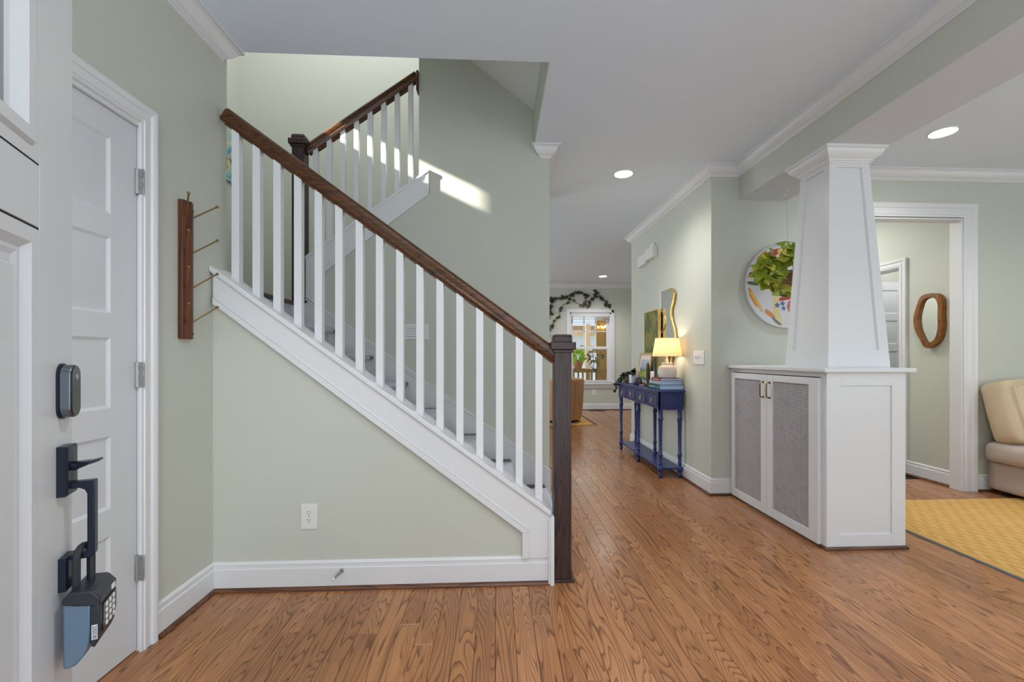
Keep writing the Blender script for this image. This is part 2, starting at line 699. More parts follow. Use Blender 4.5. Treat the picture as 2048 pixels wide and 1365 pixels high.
def plank_geo(mb, p, c=0.0012, g=0.0005):
    x0, x1, d0, d1 = p[0] + g, p[1] - g, p[2] + g, p[3] - g
    h = R.uniform(-0.0003, 0.0003)
    z1, z0 = h, -0.008
    mb.add([(x0, d0, z0), (x1, d0, z0), (x1, d1, z0), (x0, d1, z0), (x0, d0, z1 - c), (x1, d0, z1 - c), (x1, d1, z1 - c), (x0, d1, z1 - c),
            (x0 + c, d0 + c, z1), (x1 - c, d0 + c, z1), (x1 - c, d1 - c, z1), (x0 + c, d1 - c, z1)],
           [(0, 1, 5, 4), (1, 2, 6, 5), (2, 3, 7, 6), (3, 0, 4, 7), (4, 5, 9, 8), (5, 6, 10, 9), (6, 7, 11, 10), (7, 4, 8, 11), (8, 9, 10, 11)])
    return 9


def rnd_attr(me, vals):
    a = me.attributes.new('rnd', 'FLOAT', 'FACE')
    a.data.foreach_set('value', vals)


NP = 300
for i, p in enumerate(planks[:NP]):
    mb = MB()
    n = plank_geo(mb, p)
    me = mb.mesh('plank', [M_FLOOR], 20)
    rnd_attr(me, [R.random()] * len(me.polygons))
    part('plank', me, M_FLOOR, floor)
mb, vals = MB(), []
for p in planks[NP:]:
    n = plank_geo(mb, p)
    vals += [R.random()] * n
me = mb.mesh('far_planks', [M_FLOOR], 20)
rnd_attr(me, vals)
part('far_planks', me, M_FLOOR, floor, kind='stuff')

# ------------------------------------------------------------------ ceilings, beam, walls
mb = MB()
mb.box(-2.55, BX0, -0.6, 2.325, CZ, CZ + 0.3)
mb.box(0.289, BX0, 2.325, MID_D, CZ, CZ + 0.3)
mb.box(0.404, BX0, MID_D + 0.11, WALL_D, CZ, CZ + 0.3)
mb.box(0.404, XH + 0.16, WALL_D, 5.6, CZ, CZ + 0.3)
mb.box(0.404, 3.6, 5.6, 9.5, CZ, CZ + 0.3)
mb.box(XH + 0.16, 6.5, WALL_D, WALL_D + 0.14, CZ, CZ + 0.3)
mb.box(0.404, BX0, MID_D, MID_D + 0.11, CZ, CZ + 0.3)
ceil = struct('ceiling', mb, M_CEIL, 'flat white ceiling over the entry and the hall')
struct('ceiling_living', MB().box(BX1, 6.5, -0.6, WALL_D, CZ, CZ + 0.3), M_CEIL, 'flat white ceiling over the sofa side room', cat='ceiling')
# painted edge of the stair opening
struct('trim_1', MB().box(0.283, 0.289, 2.325, MID_D - 0.001, CZ, CZ + 0.36), M_WALL, 'sage painted edge of the stair opening in the ceiling', cat='trim')
mb = MB().box(BX0, BX1, -0.6, WALL_D, BZ, CZ + 0.02)
beam_me = mb.mesh('beam', [M_WALL, mat('beam_soffit_shaded', srgb(206, 212, 222), 0.8)])  # underside coloured greyer than the ceiling to carry its shade
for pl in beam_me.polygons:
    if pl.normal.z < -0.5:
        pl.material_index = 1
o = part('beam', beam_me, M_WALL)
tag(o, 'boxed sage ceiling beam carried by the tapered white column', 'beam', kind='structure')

# outer wall left of the stair, with the high stair window the sun comes through
WX = -2.47
mb = MB()
mb.box(WX - 0.12, WX, 2.3, 2.578, 0, 5.5)
mb.box(WX - 0.12, WX, 3.12, 4.4, 0, 5.5)
mb.box(WX - 0.12, WX, 2.578, 3.12, 0, 3.37)
mb.box(WX - 0.12, WX, 2.578, 3.12, 3.545, 5.5)
struct('wall_landing', mb, M_WALL, 'sage side wall of the stair landing')
struct('wall_stairback', MB().box(WX - 0.12, 0.30, 4.28, 4.40, 0, CZ + 0.3).box(WX - 0.12, 1.2, 4.28, 4.40, CZ + 0.3, 5.5), M_WALL, 'pale sage back wall of the stairwell behind the upper flight', cat='wall')
# front of the house behind the camera: open doorway with sidelights, sitting room window to its right
mb = MB()
mb.box(0.95, 1.9, -0.35, -0.2, 0, CZ)
mb.box(5.2, 6.5, -0.35, -0.2, 0, CZ)
mb.box(1.9, 5.2, -0.35, -0.2, 0, 0.65)
mb.box(1.9, 5.2, -0.35, -0.2, 2.3, CZ)
mb.box(6.5, 6.62, -0.35, 0.3, 0, CZ)
mb.box(6.5, 6.62, 2.0, WALL_D + 0.14, 0, CZ)
mb.box(6.5, 6.62, 0.3, 2.0, 0, 0.7)
mb.box(6.5, 6.62, 0.3, 2.0, 2.2, CZ)
struct('wall_front', mb, M_WALL, 'front wall of the sitting room behind the camera')
# wall between the flights
mb = MB()
up0, up1 = (-1.258, 1.80), (-0.573, 2.32)
mb.prism([(-0.573, 0), (0.404, 0), (0.404, 5.5), (-0.573, 5.5)], 'y', MID_D, MID_D + 0.11)
mb.prism([(-1.400, 0), (-0.573, 0), (-0.573, 2.45), (-1.400, 1.84)], 'y', MID_D, MID_D + 0.11)
struct('wall_middle', mb, M_WALL, 'sage wall rising between the lower and upper flight of stairs', cat='wall')
struct('wall_hall_left', MB().box(0.30, 0.404, MID_D + 0.11, 4.40, 0, CZ), M_WALL, 'sage wall closing the left side of the hall', cat='wall')
# closet wall with doorway (door 1.0 .. 1.763)
mb = MB()
mb.box(XL - 0.12, XL, 1.775, 2.31, 0, CZ)
mb.box(XL - 0.12, XL, -0.6, 0.985, 0, CZ)
mb.box(XL - 0.12, XL, 0.985, 1.775, 2.0621, CZ)
struct('wall_left', mb, M_WALL, 'sage wall with the closet door and the coat rack')
struct('wall_closet_back', MB().box(WX - 0.02, XL - 0.12, 2.19, 2.31, 0, 5.5), M_WALL, 'closet partition behind the coat rack wall', cat='wall')
# upper storey wall over the ceiling edge, and the raked soffit of the stair above
mb = MB()
mb.box(WX, 1.2, 2.2, 2.315, CZ + 0.3, 5.5)
mb.box(1.1, 1.2, 2.3, 4.3, CZ + 0.3, 5.5)
struct('wall_upper', mb, M_WALL, 'upper storey wall above the stair opening', cat='wall')
mb = MB()
mb.prism([(0.40, 2.917), (-0.194, 3.372), (-1.2, 4.15), (-1.2, 4.20), (0.40, 2.97)], 'y', 2.325, MID_D)
struct('ceiling_soffit', mb, mat('soffit_paint', srgb(228, 228, 228), 0.7), 'sloping white underside of the stair above', cat='ceiling')
struct('ceiling_upper', MB().box(WX - 0.12, 1.2, 2.2, 4.4, 5.5, 5.6), M_CEIL, 'ceiling of the upper stairwell', cat='ceiling')
# knee wall under the lower flight
mb = MB().prism([(XL, 0), (0.272, 0), (0.272, 0.338), (XL, 1.545)], 'y', STAIR_D, STAIR_D + 0.11)
struct('wall_stair', mb, M_WALL, 'sage wall under the lower flight with an outlet')
# hall right wall block and the wall facing the camera
struct('wall_hall_right', MB().box(XH, XH + 0.16, WALL_D, 5.66, 0, CZ), M_WALL, 'sage hall wall behind the blue console table', cat='wall')
mb = MB()
mb.box(XH + 0.16, 2.95, WALL_D, WALL_D + 0.095, 0, CZ)
mb.box(3.985, 6.5, WALL_D, WALL_D + 0.095, 0, CZ)
mb.box(2.95, 3.985, WALL_D, WALL_D + 0.095, 2.332, CZ)
struct('wall_right', mb, M_WALL, 'sage wall with the cased doorway and the round tray')
# corridor beyond the doorway, with its own doorway at D 4.13 .. 4.95
CX = 4.01
mb = MB()
mb.box(CX, CX + 0.12, WALL_D + 0.095, 4.13, 0, CZ)
mb.box(CX, CX + 0.12, 4.98, 6.2, 0, CZ)
mb.box(CX, CX + 0.12, 4.13, 4.98, 2.045, CZ)
mb.box(2.4, 2.52, WALL_D + 0.095, 6.2, 0, CZ)
mb.box(2.4, CX + 0.12, 6.2, 6.3, 0, CZ)
struct('wall_corridor', mb, M_WALL, 'sage side passage walls behind the cased doorway')
mb = MB()
mb.box(CX + 0.12, 5.4, 5.08, 5.2, 0, CZ)
mb.box(5.4, 5.5, 3.7, 5.2, 0, CZ)
struct('wall_bedroom', mb, M_WALL, 'wall of the room behind the open panelled door')
struct('ceiling_corridor', MB().box(2.4, 5.5, WALL_D + 0.14, 6.3, CZ, CZ + 0.1), M_CEIL, 'ceiling of the side passage', cat='ceiling')
# far wall with window hole
WX0, WX1, WZ0, WZ1 = 1.60, 2.50, 0.60, 2.115
mb = MB()
mb.box(-2.6, WX0, FAR_D, FAR_D + 0.16, 0, CZ)
mb.box(WX1, 3.6, FAR_D, FAR_D + 0.16, 0, CZ)
mb.box(WX0, WX1, FAR_D, FAR_D + 0.16, 0, WZ0)
mb.box(WX0, WX1, FAR_D, FAR_D + 0.16, WZ1, CZ)
struct('wall_far', mb, M_WALL, 'far sage wall with the double-hung window and leaf garland')
struct('ceiling_family', MB().box(-2.75, 0.404, 4.4, 9.5, CZ, CZ + 0.2), M_CEIL, 'ceiling of the far sitting room', cat='ceiling')
struct('wall_family_left', MB().box(-2.75, -2.62, 4.4, FAR_D + 0.16, 0, CZ), M_WALL, 'left wall of the far sitting room', cat='wall')
struct('wall_family_right', MB().box(3.5, 3.6, 5.66, FAR_D, 0, CZ), M_WALL, 'right wall of the far sitting room', cat='wall')
struct('wall_family_near', MB().box(XH + 0.16, 3.6, 5.56, 5.66, 0, CZ), M_WALL, 'near wall of the far sitting room', cat='wall')

# ------------------------------------------------------------------ crown, base, shoe
CR = [(0, -.087), (.008, -.087), (.010, -.077), (.016, -.075), (.018, -.067), (.028, -.062), (.042, -.048), (.052, -.030), (.056, -.020), (.062, -.018), (.064, -.013), (.075, -.011), (.075, 0), (0, 0)]
CRP = [(a, CZ + z) for a, z in CR]


def crown(name, path, side, label):
    return struct(name, MB().sweep(path, CRP, side), M_TRIM, label, cat='trim', sharp=16)


crown('trim_2', [(XL, -0.6), (XL, 2.262), (XL - 0.06, 2.262)], -1, 'white crown molding over the coat rack wall')
crown('trim_3', [(0.404, 4.4), (0.404, MID_D), (0.340, MID_D), (0.340, MID_D + 0.05)], 1, 'short white crown molding capping the end of the stair wall')
crown('trim_4', [(3.4, FAR_D), (-1.5, FAR_D)], 1, 'white crown molding above the far window')
crown('trim_5', [(2.6, 5.66), (XH, 5.66), (XH, WALL_D), (BX0, WALL_D), (BX0, -0.6)], -1, 'white crown molding along the hall wall and the beam')
crown('trim_6', [(BX1, WALL_D), (6.4, WALL_D)], -1, 'white crown molding above the cased doorway')

BS = [(0, 0), (.016, 0), (.016, .106), (.0105, .109), (.0105, .126), (.0125, .128), (.009, .135), (.004, .139), (0, .140)]
SH = [(0, 0), (.031, 0), (.031, .006), (.026, .014), (.018, .019), (0, .019)]


def base(name, path, side, label, shoe=True):
    struct('baseboard_' + name, MB().sweep(path, BS, side), M_TRIM, label, cat='baseboard', sharp=16)
    if shoe:
        struct('trim_shoe_' + name, MB().sweep(path, SH, side), M_SHOE, 'brown wood shoe molding below the ' + label.replace('white ', ''), cat='trim', sharp=16)


base('left', [(XL, 1.832), (XL, STAIR_D), (0.270, STAIR_D)], -1, 'white baseboard around the corner under the stair')
base('hall', [(2.3, 5.66), (XH, 5.66), (XH, WALL_D), (1.955, WALL_D)], -1, 'white baseboard behind the console table')
base('far', [(3.4, FAR_D), (-1.0, FAR_D)], 1, 'white baseboard under the far window')
base('right', [(4.105, WALL_D), (6.4, WALL_D)], -1, 'white baseboard beside the sofa')
base('corridor', [(CX, 4.06), (CX, WALL_D + 0.095)], -1, 'white baseboard in the side passage')
base('hallleft', [(0.404, 4.4), (0.404, MID_D - 0.0)], 1, 'white baseboard on the hall side of the stair wall')

# ------------------------------------------------------------------ casings
CASP = [(0, 0), (0, .011), (.012, .011), (.014, .015), (.028, .015), (.030, .011), (.050, .013), (.053, .019), (.066, .023), (.078, .023), (.078, 0)]   # (across from opening, proud)


def casing(mb, plane, a0, a1, ztop, side, wall, w=1.0, zbot=0.0):
    """mitred door casing around an opening. plane 'x': wall at x=wall, opening a0..a1 in y; plane 'y' likewise"""
    rings = []
    for (a, z, da, dz) in ((a0, zbot, -1, 0), (a0, ztop, -1, 1), (a1, ztop, 1, 1), (a1, zbot, 1, 0)):
        ring = []
        for t, pr in CASP:
            aa, zz, pp = a + da * t * w, z + dz * t * w, wall + side * pr
            ring.append((pp, aa, zz) if plane == 'x' else (aa, pp, zz))
        rings.append(ring)
    k = len(CASP)
    vs_ = [v for r in rings for v in r]
    fs = [(i * k + j, i * k + (j + 1) % k, (i + 1) * k + (j + 1) % k, (i + 1) * k + j) for i in range(3) for j in range(k)]
    fs += [tuple(range(k)), tuple(range(3 * k, 4 * k))]
    mb.add(vs_, fs)


# ------------------------------------------------------------------ five panel doors
PANZ = [(1.665, 1.944), (1.304, 1.581), (0.960, 1.216), (0.595, 0.858), (0.215, 0.495)]


def panel_door(root, xf, w, h=2.041, th=0.035, mt=M_DOORW, stile=0.114, both=False):
    """local: x across the door from hinge edge, y out of the visible face, z up. Parts: door_slab, 5 panels"""
    mb = MB(xf)
    mb.box(0, stile, -th, 0, 0.008, h)
    mb.box(w - stile, w, -th, 0, 0.008, h)
    zs = [0.008] + [z for p in reversed(PANZ) for z in p] + [h]
    for i in range(0, len(zs), 2):
        mb.box(stile, w - stile, -th, 0, zs[i], zs[i + 1])
    part('door_slab', mb, mt, root)
    for z0, z1 in PANZ:
        mb = MB(xf)
        x0, x1 = stile, w - stile
        b = 0.014    # sticking: slopes down from the frame face, then the raised field
        def rect(i, y):
            return [(x0 + i, y, z0 + i), (x1 - i, y, z0 + i), (x1 - i, y, z1 - i), (x0 + i, y, z1 - i)]
        lv = [rect(0, 0.0), rect(0.005, -0.004), rect(0.011, -0.007), rect(0.016, -0.007), rect(0.046, -0.002), ]
        vs_ = [v for l in lv for v in l]
        fs = [(i * 4 + j, i * 4 + (j + 1) % 4, (i + 1) * 4 + (j + 1) % 4, (i + 1) * 4 + j) for i in range(len(lv) - 1) for j in range(4)]
        fs.append(tuple(range((len(lv) - 1) * 4, len(lv) * 4)))
        vs_ += [(x0, -th, z0), (x1, -th, z0), (x1, -th, z1), (x0, -th, z1)]
        q = len(lv) * 4
        fs += [(q, q + 1, q + 2, q + 3), (0, 1, q + 1, q), (1, 2, q + 2, q + 1), (2, 3, q + 3, q + 2), (3, 0, q, q + 3)]
        mb.add(vs_, fs)
        part('panel', mb, mt, root, sharp=15)


# closet door: hinge edge at D=1.763, face at X=-1.400
door1 = thing('door_1', 'white five-panel closet door in the left wall beside the coat rack', 'door', (-1.40, 1.763, 0), kind='structure')
panel_door(door1, lambda v: (-1.398 + v[1], 1.763 - v[0], v[2]), 0.76)
mb = MB()
casing(mb, 'x', 0.995, 1.7575, 2.060, 1, XL, 0.86)
part('door_casing', mb, M_TRIM, door1, sharp=18)
mb = MB()
mb.box(XL - 0.12, XL - 0.001, 1.7665, 1.779, 0, 2.06)
mb.box(XL - 0.12, XL + 0.001, 0.98, 0.995, 0, 2.0435)
mb.box(XL - 0.12, XL + 0.001, 0.98, 1.7665, 2.0435, 2.062)
part('door_jamb', mb, M_TRIM, door1)
for z0 in (1.778, 1.028, 0.278):
    mb = MB()
    mb.box(-1.399, -1.394, 1.752, 1.763, z0, z0 + 0.098)
    mb.tube([(-1.389, 1.757, z0), (-1.389, 1.757, z0 + 0.098)], 0.0070, 10)
    mb.box(-1.394, -1.3655, 1.7545, 1.7595, z0, z0 + 0.098)
    hg = part('hinge', mb, M_STEEL, door1, 0.001)
    mb = MB()
    for k in (0.24, 0.66):
        mb.box(-1.380, -1.366, 1.752, 1.760, z0 + 0.098 * k, z0 + 0.098 * (k + 0.2))
    part('hinge_knuckle', mb, M_STEEL, hg)

# ------------------------------------------------------------------ entry door, swung open beside the camera
ANG = radians(-24.2)
U = Vector((sin(ANG), cos(ANG)))
NV = Vector((U.y, -U.x))
E0 = Vector((-0.798, 0.86))


def dx(v):
    """door local: x = distance from latch edge towards the hinge, y = out of the outer face, z"""
    q = E0 - U * v[0] + NV * v[1]
    return (q.x, q.y, v[2])


door2 = thing('door_2', 'white entry door standing open with glass lite and keypad lock', 'door', dx((0.914, 0, 0)), kind='structure')
W2, TH = 0.914, 0.045
mb = MB(dx)
mb.box(0, 0.118, -TH, 0, 0.01, 2.03)
mb.box(W2 - 0.118, W2, -TH, 0, 0.01, 2.03)
mb.box(0.118, W2 - 0.118, -TH, 0, 0.01, 0.16)
mb.box(0.118, W2 - 0.118, -TH, 0, 1.357, 1.459)
mb.box(0.118, W2 - 0.118, -TH, 0, 1.90, 2.03)
part('door_slab', mb, M_DOORW, door2, 0.0012)
mb = MB(dx)
mb.box(0.118, W2 - 0.118, -TH + .003, -0.001, 1.4595, 1.462)
mb.box(0.118, W2 - 0.118, -TH + .003, -0.001, 1.353, 1.3565)
part('rail_groove', mb, M_BLACK, door2)


def recess(mb, x0, x1, z0, z1, steps):
    lv = [[(x0 + i, y, z0 + i), (x1 - i, y, z0 + i), (x1 - i, y, z1 - i), (x0 + i, y, z1 - i)] for i, y in steps]
    vs_ = [v for l in lv for v in l]
    fs = [(i * 4 + j, i * 4 + (j + 1) % 4, (i + 1) * 4 + (j + 1) % 4, (i + 1) * 4 + j) for i in range(len(lv) - 1) for j in range(4)]
    mb.add(vs_, fs)
    return lv[-1]


# two tall lower panels with a mullion between
half = W2 / 2
for x0, x1 in ((0.118, half - 0.0), (half, W2 - 0.118)):
    mb = MB(dx)
    l = recess(mb, x0, x1, 0.16, 1.353, [(0, 0), (0.024, 0.0), (0.026, -0.002), (0.034, -0.010), (0.042, -0.010), (0.050, -0.014), (0.062, -0.014), (0.068, -0.004), ])
    mb.add(l, [(0, 1, 2, 3)])
    mb.box(x0, x1, -TH, -0.02, 0.16, 1.353)
    part('panel', mb, M_DOORW, door2, sharp=15)
# lite: frame, glass, muntins
mb = MB(dx)
recess(mb, 0.118, W2 - 0.118, 1.462, 1.90, [(0, -TH), (0, 0), (0.022, 0.0), (0.026, 0.006), (0.046, 0.006), (0.050, 0.0), (0.056, -0.012), (0.056, -TH + .012), (0.05, -TH), (0, -TH)])
part('lite_frame', mb, M_DOORW, door2, sharp=15)
mb = MB(dx)
mb.box(0.172, W2 - 0.172, -0.026, -0.018, 1.514, 1.846)
part('glass_pane', mb, glass_mat('lite_glass'), door2)
# hardware
mb = MB(dx)


def oval(cx, cz, hw, hh, n=28):
    return [(cx + hw * (abs(cos(t)) ** 0.8) * (1 if cos(t) >= 0 else -1), cz + hh * (abs(sin(t)) ** 0.85) * (1 if sin(t) >= 0 else -1)) for t in [2 * pi * i / n for i in range(n)]]


def stadium(cx, cz, hw, hh, n=12):
    p = []
    for i in range(n + 1):
        a = pi * i / n
        p.append((cx + hw * cos(a), cz + (hh - hw) + hw * sin(a)))
    for i in range(n + 1):
        a = pi + pi * i / n
        p.append((cx + hw * cos(a), cz - (hh - hw) + hw * sin(a)))
    return p


mb.prism(stadium(0.044, 1.084, 0.0205, 0.050), 'y', 0.0, 0.004)
part('lock_plate', mb, M_BRONZE, door2)
mb = MB(dx)
mb.prism(stadium(0.044, 1.084, 0.0195, 0.0475), 'y', 0.003, 0.019)
lock = part('keypad_lock', mb, M_NICKELBLUE, door2, 0.002, 3)
mb = MB(dx)
mb.prism(stadium(0.044, 1.084, 0.0175, 0.0455), 'y', 0.0185, 0.0205)
part('keypad_glass', mb, M_GLOSSBLACK, lock, 0.0006)
mb = MB(dx)
mb.prism(stadium(0.043, 1.110, 0.0052, 0.0058), 'y', 0.0204, 0.0212)
part('keyhole_cover', mb, M_STEEL, lock)


def pillow_plate(x0, x1, z0, z1, t):
    mb = MB(dx)
    n = 6
    a = [(x0, 0, z0), (x1, 0, z0), (x1, 0, z1), (x0, 0, z1)]
    vs_, fs = [], []
    prof = [(0, 0.0), (0.0, t * 0.8), (0.003, t), (0.011, t * 1.02), (0.018, t * 1.08)]
    l = recess(mb, x0, x1, z0, z1, prof)
    mb.add(l, [(0, 1, 2, 3)])
    return mb


plate = part('handle_plate', pillow_plate(0.021, 0.063, 0.897, 0.986, 0.015), M_BRONZE, door2, sharp=20)
mb = MB(dx)
mb.tube([(0.046, 0.014, 0.949), (0.046, 0.024, 0.949)], 0.008, 10)
mb.frustum([(0.040, 0.018, 0.940), (0.052, 0.018, 0.940), (0.052, 0.018, 0.956), (0.040, 0.018, 0.956)],
           [(0.034, 0.040, 0.950), (0.058, 0.040, 0.950), (0.058, 0.040, 0.956), (0.034, 0.040, 0.956)])
mb.frustum([(0.034, 0.040, 0.950), (0.058, 0.040, 0.950), (0.058, 0.040, 0.956), (0.034, 0.040, 0.956)],
           [(0.036, 0.055, 0.955), (0.056, 0.055, 0.955), (0.056, 0.055, 0.959), (0.036, 0.055, 0.959)])
part('thumb_lever', mb, M_BRONZE, door2, 0.001)
mb = MB(dx)
gy0, gy1 = 0.0365, 0.047
mb.prism([(0.012, 0.908), (0.012, 0.920), (gy1, 0.920), (gy1, 0.785), (0.040, 0.779), (0.010, 0.779), (0.010, 0.788), (0.030, 0.790), (gy0, 0.797), (gy0, 0.896), (0.033, 0.904), (0.026, 0.908)], 'x', 0.034, 0.0505)
part('pull_grip', mb, M_BRONZE, door2, 0.0016, 3)
part('lower_plate', pillow_plate(0.018, 0.057, 0.727, 0.786, 0.013), M_BRONZE, door2, sharp=20)

# lockbox hanging on the grip
lb = thing('key_lockbox', 'steel blue key lockbox with black keypad hanging from the entry door handle', 'lockbox', dx((0.034, 0.03, 0.64)))
mb = MB(dx)
bx0, bx1 = 0.001, 0.077
mb.prism([(0.013, 0.601), (0.018, 0.597), (0.030, 0.601), (0.042, 0.616), (0.049, 0.640), (0.0505, 0.665), (0.0505, 0.716), (0.013, 0.716)], 'x', bx0, bx1)
part('body', mb, M_LOCKBODY, lb, 0.004, 3)
mb = MB(dx)
mb.prism([(0.0115, 0.712), (0.030, 0.706), (0.056, 0.700), (0.0635, 0.700), (0.0635, 0.714), (0.052, 0.729), (0.022, 0.732), (0.013, 0.722)], 'x', bx0 - 0.002, bx1 + 0.002)
part('rubber_cap', mb, M_RUBBER, lb, 0.003, 3)
mb = MB(dx)
mb.prism([(0.0490, 0.700), (0.0490, 0.640), (0.0515, 0.630), (0.0555, 0.627), (0.0605, 0.640), (0.0635, 0.665), (0.0635, 0.695), (0.060, 0.705)], 'x', bx0 - 0.002, bx1 + 0.0025)
part('front_cover', mb, M_RUBBER, lb, 0.002, 3)
mb = MB(dx)
mb.prism([(0.0625, 0.648), (0.0625, 0.698), (0.0650, 0.698), (0.0640, 0.650)], 'x', 0.010, 0.068)
part('keypad', mb, M_GLOSSBLACK, lb, 0.0005)
for r_ in range(4):
    for c_ in range(3):
        mb = MB(dx)
        cx_, cz_ = 0.021 + c_ * 0.0165, 0.691 - r_ * 0.0112
        mb.lathe([(0.0048, 0), (0.0048, 0.0014), (0.003, 0.002)], (cx_, 0.0646, cz_), 10, ax='y')
        part('button', mb, M_PLASTIC, lb)
mb = MB(dx)
mb.box(0.012, 0.026, 0.0625, 0.0655, 0.704, 0.713)
part('release_latch', mb, M_PLASTIC, lb, 0.0005)
mb = MB(dx)
arc = [(0.056, 0.024, 0.724), (0.056, 0.024, 0.775)] + [(0.040 + 0.016 * cos(a), 0.024 + 0.010 * (1 - cos(a)) * 0.5, 0.780 + 0.020 * sin(a)) for a in [pi * i / 8 for i in range(9)]] + [(0.024, 0.034, 0.775), (0.024, 0.034, 0.724)]
mb.tube(arc, 0.0062, 10)
part('shackle', mb, M_RUBBER, lb)
mb = MB(dx)
mb.box(bx1 + 0.0022, bx1 + 0.0032, 0.0520, 0.0600, 0.642, 0.668)
sticker = part('sticker', mb, M_LABELW, lb, label='white serial sticker on the side')
fc = bpy.data.curves.new('serial_number', 'FONT')
fc.body = '235530'
fc.size = 0.0078
fc.align_x, fc.align_y = 'CENTER', 'CENTER'
fc.extrude = 0.0002
fc.materials.append(M_INK)
fo = bpy.data.objects.new('serial_number', fc)
# the number reads downwards on the side that faces the camera (side normal = -U, up in text -> +NV)
tx, ty = Vector((0, 0, -1)), Vector((NV.x, NV.y, 0))
tz = tx.cross(ty)
c3 = Vector(dx((bx1 + 0.0035, 0.0560, 0.655)))
fo.matrix_world = Matrix(((tx.x, ty.x, tz.x, c3.x), (tx.y, ty.y, tz.y, c3.y), (tx.z, ty.z, tz.z, c3.z), (0, 0, 0, 1)))
COL.objects.link(fo)
bpy.context.view_layer.update()
num_me = bpy.data.meshes.new_from_object(fo.evaluated_get(bpy.context.evaluated_depsgraph_get()))
num = bpy.data.objects.new('serial_number', num_me)
num.matrix_world = fo.matrix_world.copy()
num['kind'] = 'stuff'
COL.objects.link(num)
bpy.data.objects.remove(fo)
num.name = 'serial_number'
num.parent = sticker

# ------------------------------------------------------------------ coat rack
rack = thing('coat_rack', 'vertical walnut coat rack with eight brass pegs on the left wall', 'coat rack', (XL, 2.0, 1.226))
mb = MB()
mb.prism([(XL, 1.964), (XL, 2.036), (XL + 0.018, 2.036), (XL + 0.034, 2.004), (XL + 0.034, 1.996), (XL + 0.018, 1.964)], 'z', 1.226, 1.836)
part('board', mb, M_RACK, rack, 0.002)
for z in (1.770, 1.613, 1.457, 1.302):
    for s_ in (-1, 1):
        mb = MB()
        a = Vector((XL + 0.024, 2.0 + s_ * 0.022, z - 0.006 * (s_ < 0)))
        b_ = a + Vector((0.062, s_ * 0.072, 0.076))
        mb.tube([a - (b_ - a) * 0.1, b_], 0.0032, 8)
        mb.ball(b_, 0.0068, 10)
        part('peg', mb, M_BRASS, rack)
for z in (1.80, 1.25):
    mb = MB().lathe([(0.005, 0), (0.005, 0.001), (0.003, 0.0012)], (XL + 0.0262, 2.02, z), 8, ax='x')
    part('screw_head', mb, M_DARK, rack)

# ------------------------------------------------------------------ stairs
RISE, RUN = 0.1925, 0.2531
stair = thing('staircase', 'carpeted staircase of dark oak treads rising to a landing on the left', 'staircase', (0.4, 2.8, 0))
NX = lambda i: 0.367 - RUN * (i - 1)
Y0, Y1 = STAIR_D + 0.11, MID_D - 0.018
for i in range(1, 8):
    z = RISE * i
    mb = MB()
    x1_, x0_ = NX(i), NX(i + 1) - 0.005
    y0 = Y0 if i > 1 else Y0
    mb.box(x0_, x1_, y0, Y1, z - 0.027, z)
    part('tread', mb, M_TREAD, stair, 0.010, 3)
    mb = MB()
    mb.box(x1_ - 0.045, x1_ - 0.028, y0, Y1, z - RISE, z - 0.027)
    part('riser', mb, M_TRIM, stair)
mb = MB()
mb.box(NX(8) - 0.045, NX(8) - 0.028, Y0, Y1, 7 * RISE, 8 * RISE - 0.027)
part('riser', mb, M_TRIM, stair)
mb = MB().box(WX, NX(8), Y0, MID_D + 0.11, 8 * RISE - 0.027, 8 * RISE)
mb.box(WX, -1.43, MID_D + 0.11, 4.28, 8 * RISE - 0.027, 8 * RISE)
part('landing', mb, M_TREAD, stair, 0.010, 3)
mb = MB().box(WX, NX(8) - 0.03, Y0, 4.28, 8 * RISE - 0.25, 8 * RISE - 0.028)
part('landing_base', mb, M_TRIM, stair)
for i in range(1, 9):    # upper flight, mostly behind its stringer
    z = 8 * RISE + RISE * i
    x0_ = -1.44 + RUN * (i - 1)
    part('tread', MB().box(x0_, x0_ + RUN + 0.03, MID_D + 0.115, 4.275, z - 0.027, z), M_TREAD, stair)
    part('riser', MB().box(x0_ + 0.03, x0_ + 0.047, MID_D + 0.115, 4.275, z - RISE, z - 0.027), M_TRIM, stair)
# runner carpet: follows tread and nosing and riser
pth = []
for i in range(1, 8):
    z = RISE * i
    n_ = NX(i)
    pth += [(n_ - 0.026, z - RISE + 0.002), (n_ - 0.026, z - 0.034), (n_ + 0.002, z - 0.032), (n_ + 0.007, z - 0.024), (n_ + 0.008, z - 0.010), (n_ + 0.003, z + 0.004), (n_ - 0.006, z + 0.008)]
pth += [(NX(8) - 0.026, 7 * RISE + 0.002), (NX(8) - 0.026, 8 * RISE - 0.03)]
mb = MB()
YC0, YC1 = 2.42, 3.125
k = len(pth)
top = [(p[0], YC0, p[1]) for p in pth] + [(p[0], YC1, p[1]) for p in pth]
bot = [(p[0] - 0.006, YC0, p[1] - 0.007) for p in pth] + [(p[0] - 0.006, YC1, p[1] - 0.007) for p in pth]
fs = [(i, i + 1, k + i + 1, k + i) for i in range(k - 1)] + [(2 * k + i, 3 * k + i, 3 * k + i + 1, 2 * k + i + 1) for i in range(k - 1)]
fs += [(i, 2 * k + i, 2 * k + i + 1, i + 1) for i in range(k - 1)] + [(k + i, k + i + 1, 3 * k + i + 1, 3 * k + i) for i in range(k - 1)]
mb.add(top + bot, fs)
part('carpet_runner', mb, M_RUNNER, stair, label='grey ribbed carpet runner')
